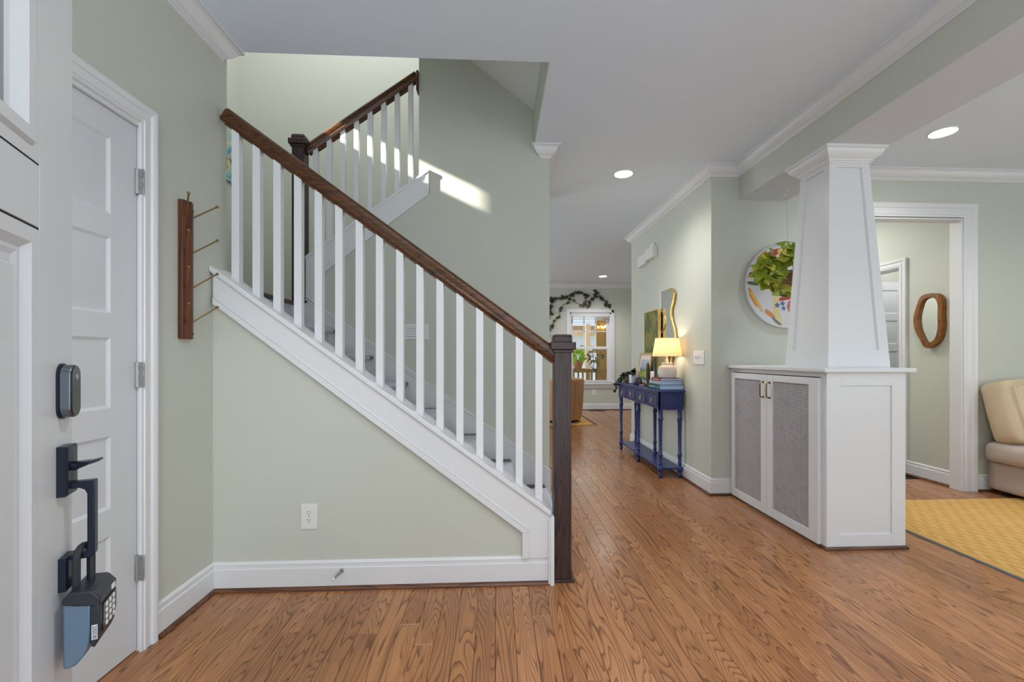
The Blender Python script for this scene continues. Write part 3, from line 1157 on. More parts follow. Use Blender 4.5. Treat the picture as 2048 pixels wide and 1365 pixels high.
# outer stringer face, cap, moldings
S1 = 0.733
capz = lambda x_: 0.352 + (0.272 - x_) * S1
botz = lambda x_: 0.264 + (0.133 - x_) * 0.752
mb = MB()
mb.prism([(XL + 0.012, capz(XL)), (XL + 0.012, botz(XL)), (0.140, botz(0.140)), (0.140, 0.135), (0.272, 0.135), (0.272, capz(0.272))], 'y', STAIR_D - 0.018, STAIR_D)
part('stringer', mb, M_TRIM, stair)
mb = MB()
mb.prism([(XL + 0.0, capz(XL) - 0.004), (XL, capz(XL) + 0.024), (0.275, capz(0.275) + 0.024), (0.275, capz(0.275) - 0.004)], 'y', STAIR_D - 0.033, STAIR_D + 0.133)
part('stringer_cap', mb, M_TRIM, stair, 0.004, 3)
mb = MB()
mb.prism([(XL + 0.012, botz(XL) - 0.002), (XL + 0.012, botz(XL) + 0.030), (0.165, botz(0.165) + 0.030), (0.140, botz(0.140) - 0.002)], 'y', STAIR_D - 0.027, STAIR_D)
mb.prism([(XL + 0.012, botz(XL) + 0.030), (XL + 0.012, botz(XL) + 0.044), (0.170, botz(0.170) + 0.044), (0.165, botz(0.165) + 0.030)], 'y', STAIR_D - 0.022, STAIR_D)
mb.prism([(0.131, 0.134), (0.164, 0.134), (0.164, botz(0.164) + 0.02), (0.131, botz(0.131))], 'y', STAIR_D - 0.026, STAIR_D)
part('stringer_molding', mb, M_TRIM, stair, 0.003, 2)
mb = MB().box(0.262, 0.283, STAIR_D - 0.030, STAIR_D + 0.11, 0, 0.333)
mb.box(0.272, 0.292, STAIR_D - 0.036, STAIR_D - 0.001, 0, 0.345)
part('end_board', mb, M_TRIM, stair, 0.002)
# inner skirt on the middle wall
SKZ = lambda x_: 0.300 + (0.406 - x_) * 0.7235
mb = MB()
mb.prism([(-1.405, SKZ(-1.405) - 0.012), (-1.405, 1.2), (-0.2, 0.30), (0.15, 0), (0.410, 0), (0.410, SKZ(0.410) - 0.012)], 'y', MID_D - 0.018, MID_D)
part('skirt_board', mb, M_TRIM, stair)
mb = MB()
mb.prism([(-1.405, SKZ(-1.405)), (-1.405, SKZ(-1.405) - 0.016), (0.412, SKZ(0.412) - 0.016), (0.412, SKZ(0.412))], 'y', MID_D - 0.024, MID_D)
mb.prism([(-1.405, SKZ(-1.405) - 0.020), (-1.405, SKZ(-1.405) - 0.040), (0.412, SKZ(0.412) - 0.040), (0.412, SKZ(0.412) - 0.020)], 'y', MID_D - 0.021, MID_D)
part('skirt_molding', mb, M_TRIM, stair, 0.002)
# upper stringer
UT = lambda x_: 1.857 + (x_ + 1.405) * 0.735
mb = MB()
mb.prism([(-1.405, 1.545), (-1.258, 1.545), (-1.258, UT(-1.258) - 0.195), (-0.499, UT(-0.499) - 0.165), (-0.499, UT(-0.499)), (-1.405, UT(-1.405))], 'y', MID_D - 0.018, MID_D)
part('upper_stringer', mb, M_TRIM, stair)
mb = MB()
mb.prism([(-1.258, UT(-1.258) - 0.197), (-0.497, UT(-0.497) - 0.168), (-0.497, UT(-0.497) - 0.138), (-1.258, UT(-1.258) - 0.165)], 'y', MID_D - 0.026, MID_D)
mb.prism([(-0.520, UT(-0.520) - 0.150), (-0.497, UT(-0.497) - 0.160), (-0.497, UT(-0.497)), (-0.520, UT(-0.520) - 0.01)], 'y', MID_D - 0.024, MID_D)
part('upper_stringer_molding', mb, M_TRIM, stair, 0.002)
mb = MB()
mb.prism([(-1.405, UT(-1.405) - 0.004), (-0.573, UT(-0.573) - 0.004), (-0.573, UT(-0.573) + 0.018), (-1.405, UT(-1.405) + 0.018)], 'y', MID_D - 0.028, MID_D + 0.13)
mb.prism([(-0.573, UT(-0.573) - 0.004), (-0.495, UT(-0.495) - 0.004), (-0.495, UT(-0.495) + 0.018), (-0.573, UT(-0.573) + 0.018)], 'y', MID_D - 0.028, MID_D)
part('upper_stringer_cap', mb, M_TRIM, stair, 0.003)

# railings
RAILP = [(-.029, -.020), (-.020, -.034), (.020, -.034), (.029, -.020), (.026, -.008), (.031, .006), (.030, .022), (.020, .034), (0, .038), (-.020, .034), (-.030, .022), (-.031, .006), (-.026, -.008)]


def rake_rail(x0, z0, x1, z1, yc, sc=1.0):
    mb = MB()
    L_ = math.hypot(x1 - x0, z1 - z0)
    nx, nz = -(z1 - z0) / L_, (x1 - x0) / L_
    if nz < 0:
        nx, nz = -nx, -nz
    vs_ = [(x0 + nx * b_ * sc, yc + a * sc, z0 + nz * b_ * sc) for a, b_ in RAILP] + [(x1 + nx * b_ * sc, yc + a * sc, z1 + nz * b_ * sc) for a, b_ in RAILP]
    n = len(RAILP)
    mb.add(vs_, [(i, (i + 1) % n, n + (i + 1) % n, n + i) for i in range(n)] + [tuple(range(n)), tuple(range(n, 2 * n))])
    return mb


RC = STAIR_D + 0.050
lowrail = thing('lower_balustrade', 'lower stair balustrade of white balusters under a dark oak handrail', 'balustrade', (0.34, RC, 0))
RZ = lambda x_: 1.158 + (0.295 - x_) * 0.7285
part('handrail', rake_rail(0.330, RZ(0.330), -1.352, RZ(-1.352), RC), M_RAIL, lowrail, sharp=30)
mb = MB()
mb.prism([(0.29, RZ(0.29) - 0.040), (-1.35, RZ(-1.35) - 0.040), (-1.35, RZ(-1.35) - 0.050), (0.29, RZ(0.29) - 0.050)], 'y', RC - 0.016, RC + 0.016)
part('rail_fillet', mb, M_RAIL, lowrail)
for i in range(16):
    xc = 0.2205 - 0.1012 * i
    h = 0.0185
    z0 = lambda x_: capz(x_) + 0.022
    zt = lambda x_: RZ(x_) - 0.046
    mb = MB().frustum([(xc - h, RC - h, z0(xc - h)), (xc + h, RC - h, z0(xc + h)), (xc + h, RC + h, z0(xc + h)), (xc - h, RC + h, z0(xc - h))],
                      [(xc - h, RC - h, zt(xc - h)), (xc + h, RC - h, zt(xc + h)), (xc + h, RC + h, zt(xc + h)), (xc - h, RC + h, zt(xc - h))])
    part('baluster', mb, M_TRIM, lowrail, 0.0015)


def newel(root, xc, yc, z0, ztop, hw, capw, base_=True):
    mb = MB().box(xc - hw, xc + hw, yc - hw, yc + hw, z0, ztop - 0.078)
    p = part('newel_post', mb, M_NEWEL, root, 0.003)
    mb = MB()
    mb.box(xc - hw - 0.009, xc + hw + 0.009, yc - hw - 0.009, yc + hw + 0.009, ztop - 0.094, ztop - 0.078)
    mb.box(xc - capw, xc + capw, yc - capw, yc + capw, ztop - 0.078, ztop - 0.040)
    a = capw * 0.74
    mb.box(xc - a, xc + a, yc - a, yc + a, ztop - 0.040, ztop - 0.012)
    b_ = a * 0.86
    mb.frustum([(xc - a, yc - a, ztop - .012), (xc + a, yc - a, ztop - .012), (xc + a, yc + a, ztop - .012), (xc - a, yc + a, ztop - .012)],
               [(xc - b_, yc - b_, ztop), (xc + b_, yc - b_, ztop), (xc + b_, yc + b_, ztop), (xc - b_, yc + b_, ztop)])
    part('post_cap', mb, M_NEWEL, p, 0.003)
    if base_:
        mb = MB().box(xc - hw - 0.013, xc + hw + 0.013, yc - hw - 0.013, yc + hw + 0.013, z0, z0 + 0.014)
        part('base_shoe', mb, M_NEWEL, p, 0.003)


newel(lowrail, 0.341, STAIR_D + 0.045, 0.0, 1.262, 0.0435, 0.064)
uprail = thing('upper_balustrade', 'upper stair balustrade of white balusters rising from the landing post', 'balustrade', (-1.43, 3.30, 1.54))
UC = MID_D + 0.022
UZ = lambda x_: 2.668 + (x_ + 1.404) * 0.717
part('handrail', rake_rail(-1.398, UZ(-1.398), -0.590, UZ(-0.590), UC), M_RAIL, uprail, sharp=30)
for i in range(8):
    xc = -0.637 - 0.0992 * i
    h = 0.0175
    z0 = lambda x_: UT(x_) + 0.014
    zt = lambda x_: UZ(x_) - 0.036
    mb = MB().frustum([(xc - h, UC - h, z0(xc - h)), (xc + h, UC - h, z0(xc + h)), (xc + h, UC + h, z0(xc + h)), (xc - h, UC + h, z0(xc - h))],
                      [(xc - h, UC - h, zt(xc - h)), (xc + h, UC - h, zt(xc + h)), (xc + h, UC + h, zt(xc + h)), (xc - h, UC + h, zt(xc - h))])
    part('baluster', mb, M_TRIM, uprail, 0.0015)
    if i < 7:
        xa, xb = xc - 0.0992 + h, xc - h
        mb = MB()
        mb.prism([(xa, UZ(xa) - 0.040), (xb, UZ(xb) - 0.040), (xb, UZ(xb) - 0.058), (xa, UZ(xa) - 0.058)], 'y', UC - 0.014, UC + 0.014)
        part('rail_fillet', mb, M_RAIL, uprail)
newel(uprail, -1.4335, MID_D - 0.005, 1.541, 2.767, 0.0435, 0.0625, False)
mb = MB().prism([(-0.592, 3.13), (-0.574, 3.13), (-0.574, 3.275), (-0.592, 3.275)], 'y', UC - 0.04, UC + 0.04)
part('wall_rosette', mb, M_RAIL, uprail, 0.004)

# picture on the landing side wall
pic = thing('landing_picture', 'pale blue framed picture on the landing wall behind the first baluster', 'picture', (WX, 3.95, 2.77))
part('frame', MB().box(WX, WX + 0.018, 3.70, 4.236, 2.77, 3.31), mat('pale_blue_frame', srgb(150, 196, 210), 0.5), pic, 0.002)
part('canvas', MB().box(WX + 0.018, WX + 0.022, 3.72, 4.216, 2.80, 3.28), blotch_mat('coast_paint', [srgb(60, 92, 110), srgb(130, 184, 200), srgb(206, 196, 140), srgb(40, 60, 70)], 7), pic)

# return air grille
vent = thing('return_air_grille', 'small white louvred vent on the stair wall behind the balusters', 'vent', (-0.595, MID_D, 1.28))
mb = MB()
mb.box(-0.690, -0.499, MID_D - 0.008, MID_D, 1.372, 1.394)
mb.box(-0.690, -0.499, MID_D - 0.008, MID_D, 1.279, 1.298)
mb.box(-0.690, -0.668, MID_D - 0.008, MID_D, 1.298, 1.372)
mb.box(-0.540, -0.499, MID_D - 0.008, MID_D, 1.298, 1.372)
part('frame', mb, M_PLASTIC, vent, 0.001)
part('backing', MB().box(-0.668, -0.54, MID_D - 0.002, MID_D, 1.298, 1.372), M_DARK, vent)
for i in range(4):
    z = 1.300 + i * 0.0185
    part('louver', MB().frustum([(-0.668, MID_D - 0.002, z + 0.004), (-0.54, MID_D - 0.002, z + 0.004), (-0.54, MID_D - 0.002, z + 0.019), (-0.668, MID_D - 0.002, z + 0.019)],
                                [(-0.668, MID_D - 0.008, z), (-0.54, MID_D - 0.008, z), (-0.54, MID_D - 0.008, z + 0.015), (-0.668, MID_D - 0.008, z + 0.015)]), M_PLASTIC, vent)


# ------------------------------------------------------------------ outlets, switch, door stop, chime boxes
def outlet(xc, yf, zc, label, w=0.080, h=0.125):
    t = thing('wall_outlet', label, 'outlet', (xc, yf, zc))
    part('cover_plate', MB().box(xc - w / 2, xc + w / 2, yf - 0.006, yf, zc - h / 2, zc + h / 2), M_PLASTIC, t, 0.002)
    for s_ in (-1, 1):
        zz = zc + s_ * 0.0195
        mb = MB()
        mb.prism([(xc + 0.017 * cos(a), zz + 0.0145 * max(-0.85, min(0.85, sin(a)))) for a in [2 * pi * i / 16 for i in range(16)]], 'y', yf - 0.0075, yf - 0.005)
        sk = part('socket', mb, M_PLASTIC, t, 0.0004)
        mb = MB()
        mb.box(xc - 0.0075, xc - 0.0050, yf - 0.0078, yf - 0.007, zz + 0.000, zz + 0.0085)
        mb.box(xc + 0.0050, xc + 0.0075, yf - 0.0078, yf - 0.007, zz + 0.001, zz + 0.0080)
        mb.lathe([(0.0026, 0), (0.0026, 0.0009)], (xc, yf - 0.0078, zz - 0.0065), 8, ax='y')
        part('slots', mb, M_BLACK, sk)
    part('cover_screw', MB().lathe([(0.003, 0), (0.003, 0.001)], (xc, yf - 0.007, zc), 8, ax='y'), M_STEEL, t)


outlet(-0.922, STAIR_D, 0.3575, 'white duplex outlet on the wall under the stair')
outlet(2.125, FAR_D, 0.385, 'white outlet on the far wall below the window', 0.085, 0.13)

st = thing('spring_door_stop', 'short steel door stop with white tip on the baseboard under the stair', 'door stop', (-0.762, STAIR_D - 0.015, 0.09))
mb = MB()
a, b_ = Vector((-0.758, STAIR_D - 0.015, 0.094)), Vector((-0.780, STAIR_D - 0.085, 0.080))
mb.tube([a, a + (b_ - a) * 0.12], [0.011, 0.009], 12)
part('base', mb, M_STEEL, st)
mb = MB()
pts = []
for i in range(120):
    t = i / 119
    q = a.lerp(b_, 0.1 + 0.75 * t)
    an = t * 2 * pi * 12
    pts.append(q + Vector((0.0042 * cos(an), 0, 0.0042 * sin(an))))
mb.tube(pts, 0.0014, 5)
part('spring', mb, M_STEEL, st)
mb = MB()
mb.tube([a.lerp(b_, 0.84), b_], [0.006, 0.007], 10)
part('rubber_tip', mb, M_PLASTIC, st, label='white rubber tip')

sw = thing('light_switch', 'white three-toggle light switch plate on the hall wall corner', 'switch', (XH, 3.74, 1.14))
part('cover_plate', MB().box(XH - 0.006, XH, 3.645, 3.845, 1.082, 1.202), M_PLASTIC, sw, 0.002)
for dy in (-0.046, 0, 0.046):
    mb = MB().box(XH - 0.0075, XH - 0.005, 3.745 + dy - 0.006, 3.745 + dy + 0.006, 1.128, 1.156)
    mb.frustum([(XH - 0.007, 3.745 + dy - 0.004, 1.137), (XH - 0.007, 3.745 + dy + 0.004, 1.137), (XH - 0.007, 3.745 + dy + 0.004, 1.149), (XH - 0.007, 3.745 + dy - 0.004, 1.149)],
               [(XH - 0.019, 3.745 + dy - 0.003, 1.147), (XH - 0.019, 3.745 + dy + 0.003, 1.147), (XH - 0.019, 3.745 + dy + 0.003, 1.154), (XH - 0.019, 3.745 + dy - 0.003, 1.154)])
    part('toggle', mb, M_PLASTIC, sw, 0.0005)

ch = thing('door_chime', 'stepped white door chime box high on the hall wall', 'chime', (XH, 4.9, 2.3))
part('main_cover', MB().box(XH - 0.055, XH, 4.735, 4.99, 2.262, 2.385), M_PLASTIC, ch, 0.003)
part('lower_cover', MB().box(XH - 0.050, XH, 5.00, 5.27, 2.24, 2.365), M_PLASTIC, ch, 0.003)
part('wall_bracket', MB().box(XH - 0.022, XH, 4.79, 4.93, 2.385, 2.432), M_PLASTIC, ch, 0.002)


# ------------------------------------------------------------------ recessed lights
def downlight(x_, y_, label, r=0.078, pw=22):
    t = thing('recessed_light', label, 'ceiling light', (x_, y_, CZ), group='recessed ceiling lights')
    mb = MB().lathe([(r + 0.012, 0), (r + 0.010, -0.004), (r, -0.005), (r - 0.004, -0.002), (r - 0.004, 0)], (x_, y_, CZ), 32, cap=False)
    part('trim_ring', mb, M_PLASTIC, t)
    mb = MB().lathe([(r - 0.004, -0.0015), (r * 0.7, -0.001), (r * 0.7, -0.0005)], (x_, y_, CZ), 32)
    part('lens', mb, emit('led_lens', (1, 0.97, 0.92, 1), 14.0), t)
    d = bpy.data.lights.new('downlight', 'SPOT')
    d.energy, d.spot_size, d.spot_blend, d.shadow_soft_size = pw, radians(150), 0.9, r
    d.color = (1, 0.98, 0.95)
    o_ = bpy.data.objects.new('downlight', d)
    o_.location = (x_, y_, CZ - 0.03)
    COL.objects.link(o_)
    o_.parent = t
    o_.matrix_parent_inverse = ROOT_M[t.name].inverted()


downlight(1.10, 3.709, 'round recessed light in the hall ceiling before the chime box', pw=34)
downlight(2.091, 8.42, 'small distant recessed light near the far window wall', pw=46)
downlight(3.145, 2.916, 'round recessed light beside the beam in the sofa side ceiling')

# ------------------------------------------------------------------ cased opening in the right wall, corridor door
o = MB()
casing(o, 'y', 2.95, 3.985, 2.338, -1, WALL_D, 1.44)
do = struct('door_3', o, M_TRIM, 'wide white cased doorway into the side passage', cat='door', sharp=18)
mb = MB()
mb.box(3.972, 3.987, WALL_D, WALL_D + 0.097, 0, 2.334)
mb.box(2.948, 2.963, WALL_D, WALL_D + 0.097, 0, 2.334)
mb.box(2.963, 3.972, WALL_D, WALL_D + 0.097, 2.320, 2.336)
part('door_jamb', mb, M_TRIM, do)
door4 = thing('door_4', 'white five-panel door standing open in the side passage', 'door', (4.03, 4.95, 0), kind='structure')
panel_door(door4, lambda v: (4.04 + v[0], 4.96 - v[1], v[2]), 0.86)
mb = MB()
casing(mb, 'x', 4.135, 4.975, 2.04, -1, CX)
part('door_casing', mb, M_TRIM, door4, sharp=18)
mb = MB()
mb.box(CX, CX + 0.12, 4.13, 4.145, 0, 2.045)
mb.box(CX, CX + 0.12, 4.13, 4.98, 2.03, 2.045)
part('door_jamb', mb, M_TRIM, door4)

# ------------------------------------------------------------------ cabinet with cane doors
cab = thing('cane_cabinet', 'low white cabinet with two cane doors under the tapered column', 'cabinet', (2.2, 3.0, 0))
CX0, CX1, CD0, CD1 = 1.955, 2.443, 2.483, WALL_D
mb = MB()
mb.box(CX0, CX0 + 0.018, CD0 + 0.02, 2.530, 0.02, 1.025)
mb.box(CX0, CX0 + 0.018, 3.495, CD1, 0.035, 1.025)
mb.box(CX0, CX0 + 0.018, CD0 + 0.02, CD1, 1.025, 1.058)
mb.box(CX0 + 0.0005, CX0 + 0.0175, CD0 + 0.02, CD1, 0.0, 0.035)
mb.box(CX1 - 0.018, CX1, CD0 + 0.02, CD1, 0.0, 1.058)
mb.box(CX0 + .018, CX1 - 0.018, CD1 - 0.01, CD1, 0.0, 1.058)
mb.box(CX0 + .018, CX1 - 0.018, CD0 + .02, CD1, 0.03, 0.05)
part('carcass', mb, M_TRIM, cab)
# end panel facing the entry: frame and recessed field
mb = MB()
mb.box(CX0, 2.039, CD0 - 0.0, CD0 + 0.02, 0.02, 1.058)
mb.box(2.359, CX1, CD0, CD0 + 0.02, 0.02, 1.058)
mb.box(2.039, 2.359, CD0, CD0 + 0.02, 0.976, 1.058)
mb.box(2.039, 2.359, CD0, CD0 + 0.02, 0.02, 0.090)
part('end_frame', mb, M_TRIM, cab, 0.0008)
part('end_panel', MB().box(2.030, 2.368, CD0 + 0.008, CD0 + 0.018, 0.08, 0.985), M_TRIM, cab)
mb = MB().sweep([(CX0, WALL_D), (CX0, CD0), (CX1, CD0), (CX1, WALL_D)], [(0, 0), (.012, 0), (.012, .012), (.008, .018), (0, .020)], -1)
part('shoe_molding', mb, M_SHOE, cab, label='brown wood shoe molding')
mb = MB().box(1.920, 2.485, 2.452, WALL_D, 1.055, 1.080)
part('countertop', mb, M_TRIM, cab, 0.005, 3)


def cane_mat():
    m = blotch_mat('cane_webbing', [srgb(166, 164, 174), srgb(184, 180, 186), srgb(180, 174, 172), srgb(172, 172, 184)], 9, rough=0.6)
    return m


M_CANE = cane_mat()
for (d0, d1, c0, c1, hy) in ((3.026, 3.492, 3.094, 3.446, 3.064), (2.527, 3.022, 2.606, 2.960, 2.990)):
    z0, z1, cz0, cz1 = 0.020, 1.020, 0.080, 0.976
    fx0, fx1 = CX0 - 0.020, CX0 - 0.001
    mb = MB()
    mb.box(fx0, fx1, d0, c0, z0, z1)
    mb.box(fx0, fx1, c1, d1, z0, z1)
    mb.box(fx0, fx1, c0, c1, z0, cz0)
    mb.box(fx0, fx1, c0, c1, cz1, z1)
    dr = part('door', mb, M_TRIM, cab, 0.0008)
    # woven cane: pairs of strands both ways, square holes, standing before the dark inside
    mb = MB()
    p_ = 0.0128
    xx = CX0 - 0.012
    n = int((c1 - c0) / p_)
    for i in range(n + 1):
        y = c0 + (c1 - c0) * i / n
        mb.box(xx, xx + 0.0012, y - 0.0036, y + 0.0036, cz0, cz1)
    n = int((cz1 - cz0) / p_)
    for i in range(n + 1):
        z = cz0 + (cz1 - cz0) * i / n
        mb.box(xx - 0.0010, xx + 0.0002, c0, c1, z - 0.0033, z + 0.0033)
    part('cane_webbing', mb, M_CANE, dr, kind='stuff', label='grey woven cane')
    mb = MB().box(xx + 0.008, xx + 0.010, c0 - 0.005, c1 + 0.005, cz0 - 0.005, cz1 + 0.005)
    part('dark_inside', mb, mat('shaded_inside', srgb(40, 38, 40), 0.9), dr)  # dark sheet standing in for the unlit cabinet inside
    mb = MB()
    s_ = [(fx0 - 0.002, hy, 0.966), (fx0 - 0.016, hy, 0.966), (fx0 - 0.024, hy, 0.958), (fx0 - 0.024, hy, 0.866), (fx0 - 0.016, hy, 0.858), (fx0 - 0.002, hy, 0.858)]
    mb.tube(s_, 0.0042, 10)
    mb.lathe([(0.009, 0), (0.009, -0.003), (0.006, -0.006)], (fx0, hy, 0.966), 12, ax='x')
    mb.lathe([(0.009, 0), (0.009, -0.003), (0.006, -0.006)], (fx0, hy, 0.858), 12, ax='x')
    part('handle', mb, M_BRASS, dr, label='bar pull of aged brass')

# ------------------------------------------------------------------ tapered column
colm = thing('tapered_column', 'white tapered square column standing on the cane cabinet', 'column', (2.22, 2.75, 1.08))
QX0, QX1, QD0, QD1, QZ0, QZ1 = 2.022, 2.418, 2.556, 2.952, 1.080, 2.372
TX0, TX1, TD0, TD1 = 2.085, 2.342, 2.625, 2.883


def quadat(z, ins=0.0):
    t = (z - QZ0) / (QZ1 - QZ0)
    l = lambda a_, b2: a_ + (b2 - a_) * t
    return (l(QX0, TX0) + ins, l(QX1, TX1) - ins, l(QD0, TD0) + ins, l(QD1, TD1) - ins)


mb = MB()
a0, a1 = quadat(QZ0, 0.012), quadat(QZ1, 0.012)
mb.frustum([(a0[0], a0[2], QZ0), (a0[1], a0[2], QZ0), (a0[1], a0[3], QZ0), (a0[0], a0[3], QZ0)], [(a1[0], a1[2], QZ1), (a1[1], a1[2], QZ1), (a1[1], a1[3], QZ1), (a1[0], a1[3], QZ1)])
part('core', mb, M_TRIM, colm)


def face_pt(f, u_, z, ins):
    """f: 0 left face (-x), 1 near face (-y), 2 right, 3 back; u_ 0..1 along the face"""
    x0_, x1_, y0_, y1_ = quadat(z, ins)
    if f == 0:
        return (x0_, y1_ + (y0_ - y1_) * u_, z)
    if f == 1:
        return (x0_ + (x1_ - x0_) * u_, y0_, z)
    if f == 2:
        return (x1_, y0_ + (y1_ - y0_) * u_, z)
    return (x1_ + (x0_ - x1_) * u_, y1_, z)


for f in range(4):
    mb = MB()
    zt, zb = QZ1 - 0.035, QZ0 + 0.110

    def slab(u0a, u1a, za, u0b, u1b, zb_):
        mb.frustum([face_pt(f, u0a, za, 0), face_pt(f, u1a, za, 0), face_pt(f, u1a, za, 0.013), face_pt(f, u0a, za, 0.013)],
                   [face_pt(f, u0b, zb_, 0), face_pt(f, u1b, zb_, 0), face_pt(f, u1b, zb_, 0.013), face_pt(f, u0b, zb_, 0.013)])
    sa, sb = 0.060 / 0.39, 0.048 / 0.257
    fa = lambda z: sa + (sb - sa) * (z - QZ0) / (QZ1 - QZ0)
    slab(0, 1, QZ0, 0, 1, zb)
    slab(0, 1, zt, 0, 1, QZ1)
    slab(0, fa(zb), zb, 0, fa(zt), zt)
    slab(1 - fa(zb), 1, zb, 1 - fa(zt), 1, zt)
    part('panel_frame', mb, M_TRIM, colm)
mb = MB()
ccx, ccy = (TX0 + TX1) / 2, (TD0 + TD1) / 2
hw0 = 0.129
capprof = [(hw0, 2.366), (hw0 + .006, 2.366), (hw0 + .008, 2.374), (hw0 + .014, 2.376), (hw0 + .016, 2.384), (hw0 + .024, 2.388), (hw0 + .040, 2.402), (hw0 + .052, 2.420), (hw0 + .056, 2.432), (hw0 + .064, 2.436), (hw0 + .067, 2.438), (hw0 + .067, 2.4525)]
vs_ = []
for r_, z in capprof:
    vs_ += [(ccx - r_, ccy - r_, z), (ccx + r_, ccy - r_, z), (ccx + r_, ccy + r_, z), (ccx - r_, ccy + r_, z)]
k = len(capprof)
mb.add(vs_, [(i * 4 + j, i * 4 + (j + 1) % 4, (i + 1) * 4 + (j + 1) % 4, (i + 1) * 4 + j) for i in range(k - 1) for j in range(4)] + [(0, 1, 2, 3), tuple(range(4 * k - 4, 4 * k))])
part('capital', mb, M_TRIM, colm, sharp=30)

# ------------------------------------------------------------------ round painted tray on the wall
tray = thing('round_tray', 'round wall tray printed with vegetables and leaves behind the column', 'tray', (2.42, WALL_D, 1.745))
TC, TR = (2.42, 1.745), 0.358
mb = MB().lathe([(TR - 0.01, 0), (TR, -0.004), (TR, -0.026), (TR - 0.004, -0.029), (TR - 0.010, -0.027), (TR - 0.020, -0.008), (TR - 0.022, -0.006)], (TC[0], WALL_D, TC[1]), 56, ax='y')
part('tray_body', mb, mat('tray_enamel', srgb(206, 206, 214), 0.35, vary=0.05, vscale=5), tray)


def blob(cx, cz, w, h, rot=0.0, wob=0.15, n=18, seed=0):
    rr = random.Random(seed)
    ph = [rr.uniform(0, 6.28) for _ in range(3)]
    pts = []
    for i in range(n):
        a_ = 2 * pi * i / n
        q = 1 + wob * sin(2 * a_ + ph[0]) + wob * 0.6 * sin(3 * a_ + ph[1])
        px_, pz_ = w * q * cos(a_), h * q * sin(a_)
        pts.append((cx + px_ * cos(rot) - pz_ * sin(rot), cz + px_ * sin(rot) + pz_ * cos(rot)))
    return pts


def star(cx, cz, r, n=5):
    return [(cx + (r if i % 2 == 0 else r * 0.45) * cos(pi * i / n + 0.3), cz + (r if i % 2 == 0 else r * 0.45) * sin(pi * i / n + 0.3)) for i in range(2 * n)]


PC = {'red': mat('print_red', srgb(160, 52, 44), 0.4), 'plum': mat('print_plum', srgb(116, 44, 82), 0.4), 'orange': mat('print_orange', srgb(206, 132, 60), 0.4),
      'green': mat('print_green', srgb(86, 108, 60), 0.4), 'cream': mat('print_cream', srgb(214, 200, 140), 0.4, vary=0.15, vscale=30), 'blue': mat('print_blue', srgb(72, 100, 164), 0.4),
      'yellow': mat('print_yellow', srgb(216, 178, 80), 0.4), 'teal': mat('print_teal', srgb(92, 120, 130), 0.4), 'pink': mat('print_rose', srgb(186, 110, 90), 0.4)}
tx0, tz0 = TC
motifs = [('cream', [(tx0 - .10, tz0 - .35), (tx0 - .02, tz0 - .36), (tx0 - .055, tz0 - .22), (tx0 - .055, tz0 - .05), (tx0 + .02, tz0 - .04), (tx0 + .06, tz0 + .02), (tx0 + .03, tz0 + .10), (tx0 - .06, tz0 + .06), (tx0 - .11, tz0 - .02), (tx0 - .11, tz0 - .18)]),
          ('red', blob(tx0 - .005, tz0 - .105, .050, .022, 0.2, seed=3)), ('plum', blob(tx0 + .085, tz0 - .115, .034, .030, -0.5, seed=4)), ('pink', blob(tx0 + .035, tz0 - .170, .026, .045, -0.2, seed=5)),
          ('blue', star(tx0 - .075, tz0 - .165, .030)), ('blue', star(tx0 - .028, tz0 - .150, .026)), ('blue', star(tx0 - .02, tz0 - .190, .024)),
          ('orange', blob(tx0 - .285, tz0 - .10, .018, .075, 0.45, seed=6)), ('yellow', blob(tx0 - .255, tz0 - .13, .012, .12, 0.55, seed=7)), ('orange', blob(tx0 - .14, tz0 - .235, .016, .06, 0.95, seed=8)),
          ('green', blob(tx0 - .285, tz0 + .015, .050, .014, -0.1, seed=9)), ('teal', blob(tx0 - .185, tz0 + .0, .036, .024, 0.0, seed=10)), ('red', blob(tx0 - .295, tz0 + .085, .022, .024, 0, seed=11)),
          ('yellow', blob(tx0 - .24, tz0 + .16, .05, .03, 0.7, seed=12)), ('cream', blob(tx0 - .16, tz0 + .10, .09, .10, 0.3, seed=13)), ('orange', blob(tx0 - .20, tz0 + .25, .045, .030, 0.5, seed=14)), ('red', blob(tx0 - .10, tz0 + .275, .060, .026, 0.25, seed=15)),
          ('yellow', blob(tx0 - .02, tz0 + .29, .05, .03, 0.1, seed=16)), ('green', blob(tx0 + .09, tz0 + .00, .055, .055, 0, seed=17)), ('yellow', blob(tx0 + .10, tz0 - .30, .07, .012, 0.2, seed=18)), ('blue', blob(tx0 + .12, tz0 - .21, .018, .022, 0.4, seed=19)),
          ('teal', blob(tx0 - .08, tz0 - .30, .012, .05, 0.9, seed=20)), ('green', blob(tx0 + .16, tz0 + .22, .08, .05, 0.2, seed=21)), ('orange', blob(tx0 + .22, tz0 + .02, .05, .09, 0.2, seed=22))]
for i, (c_, pts) in enumerate(motifs):
    part('printed_motif', MB().prism(pts, 'y', WALL_D - 0.0072 - i * 0.00005, WALL_D - 0.005), PC[c_], tray)


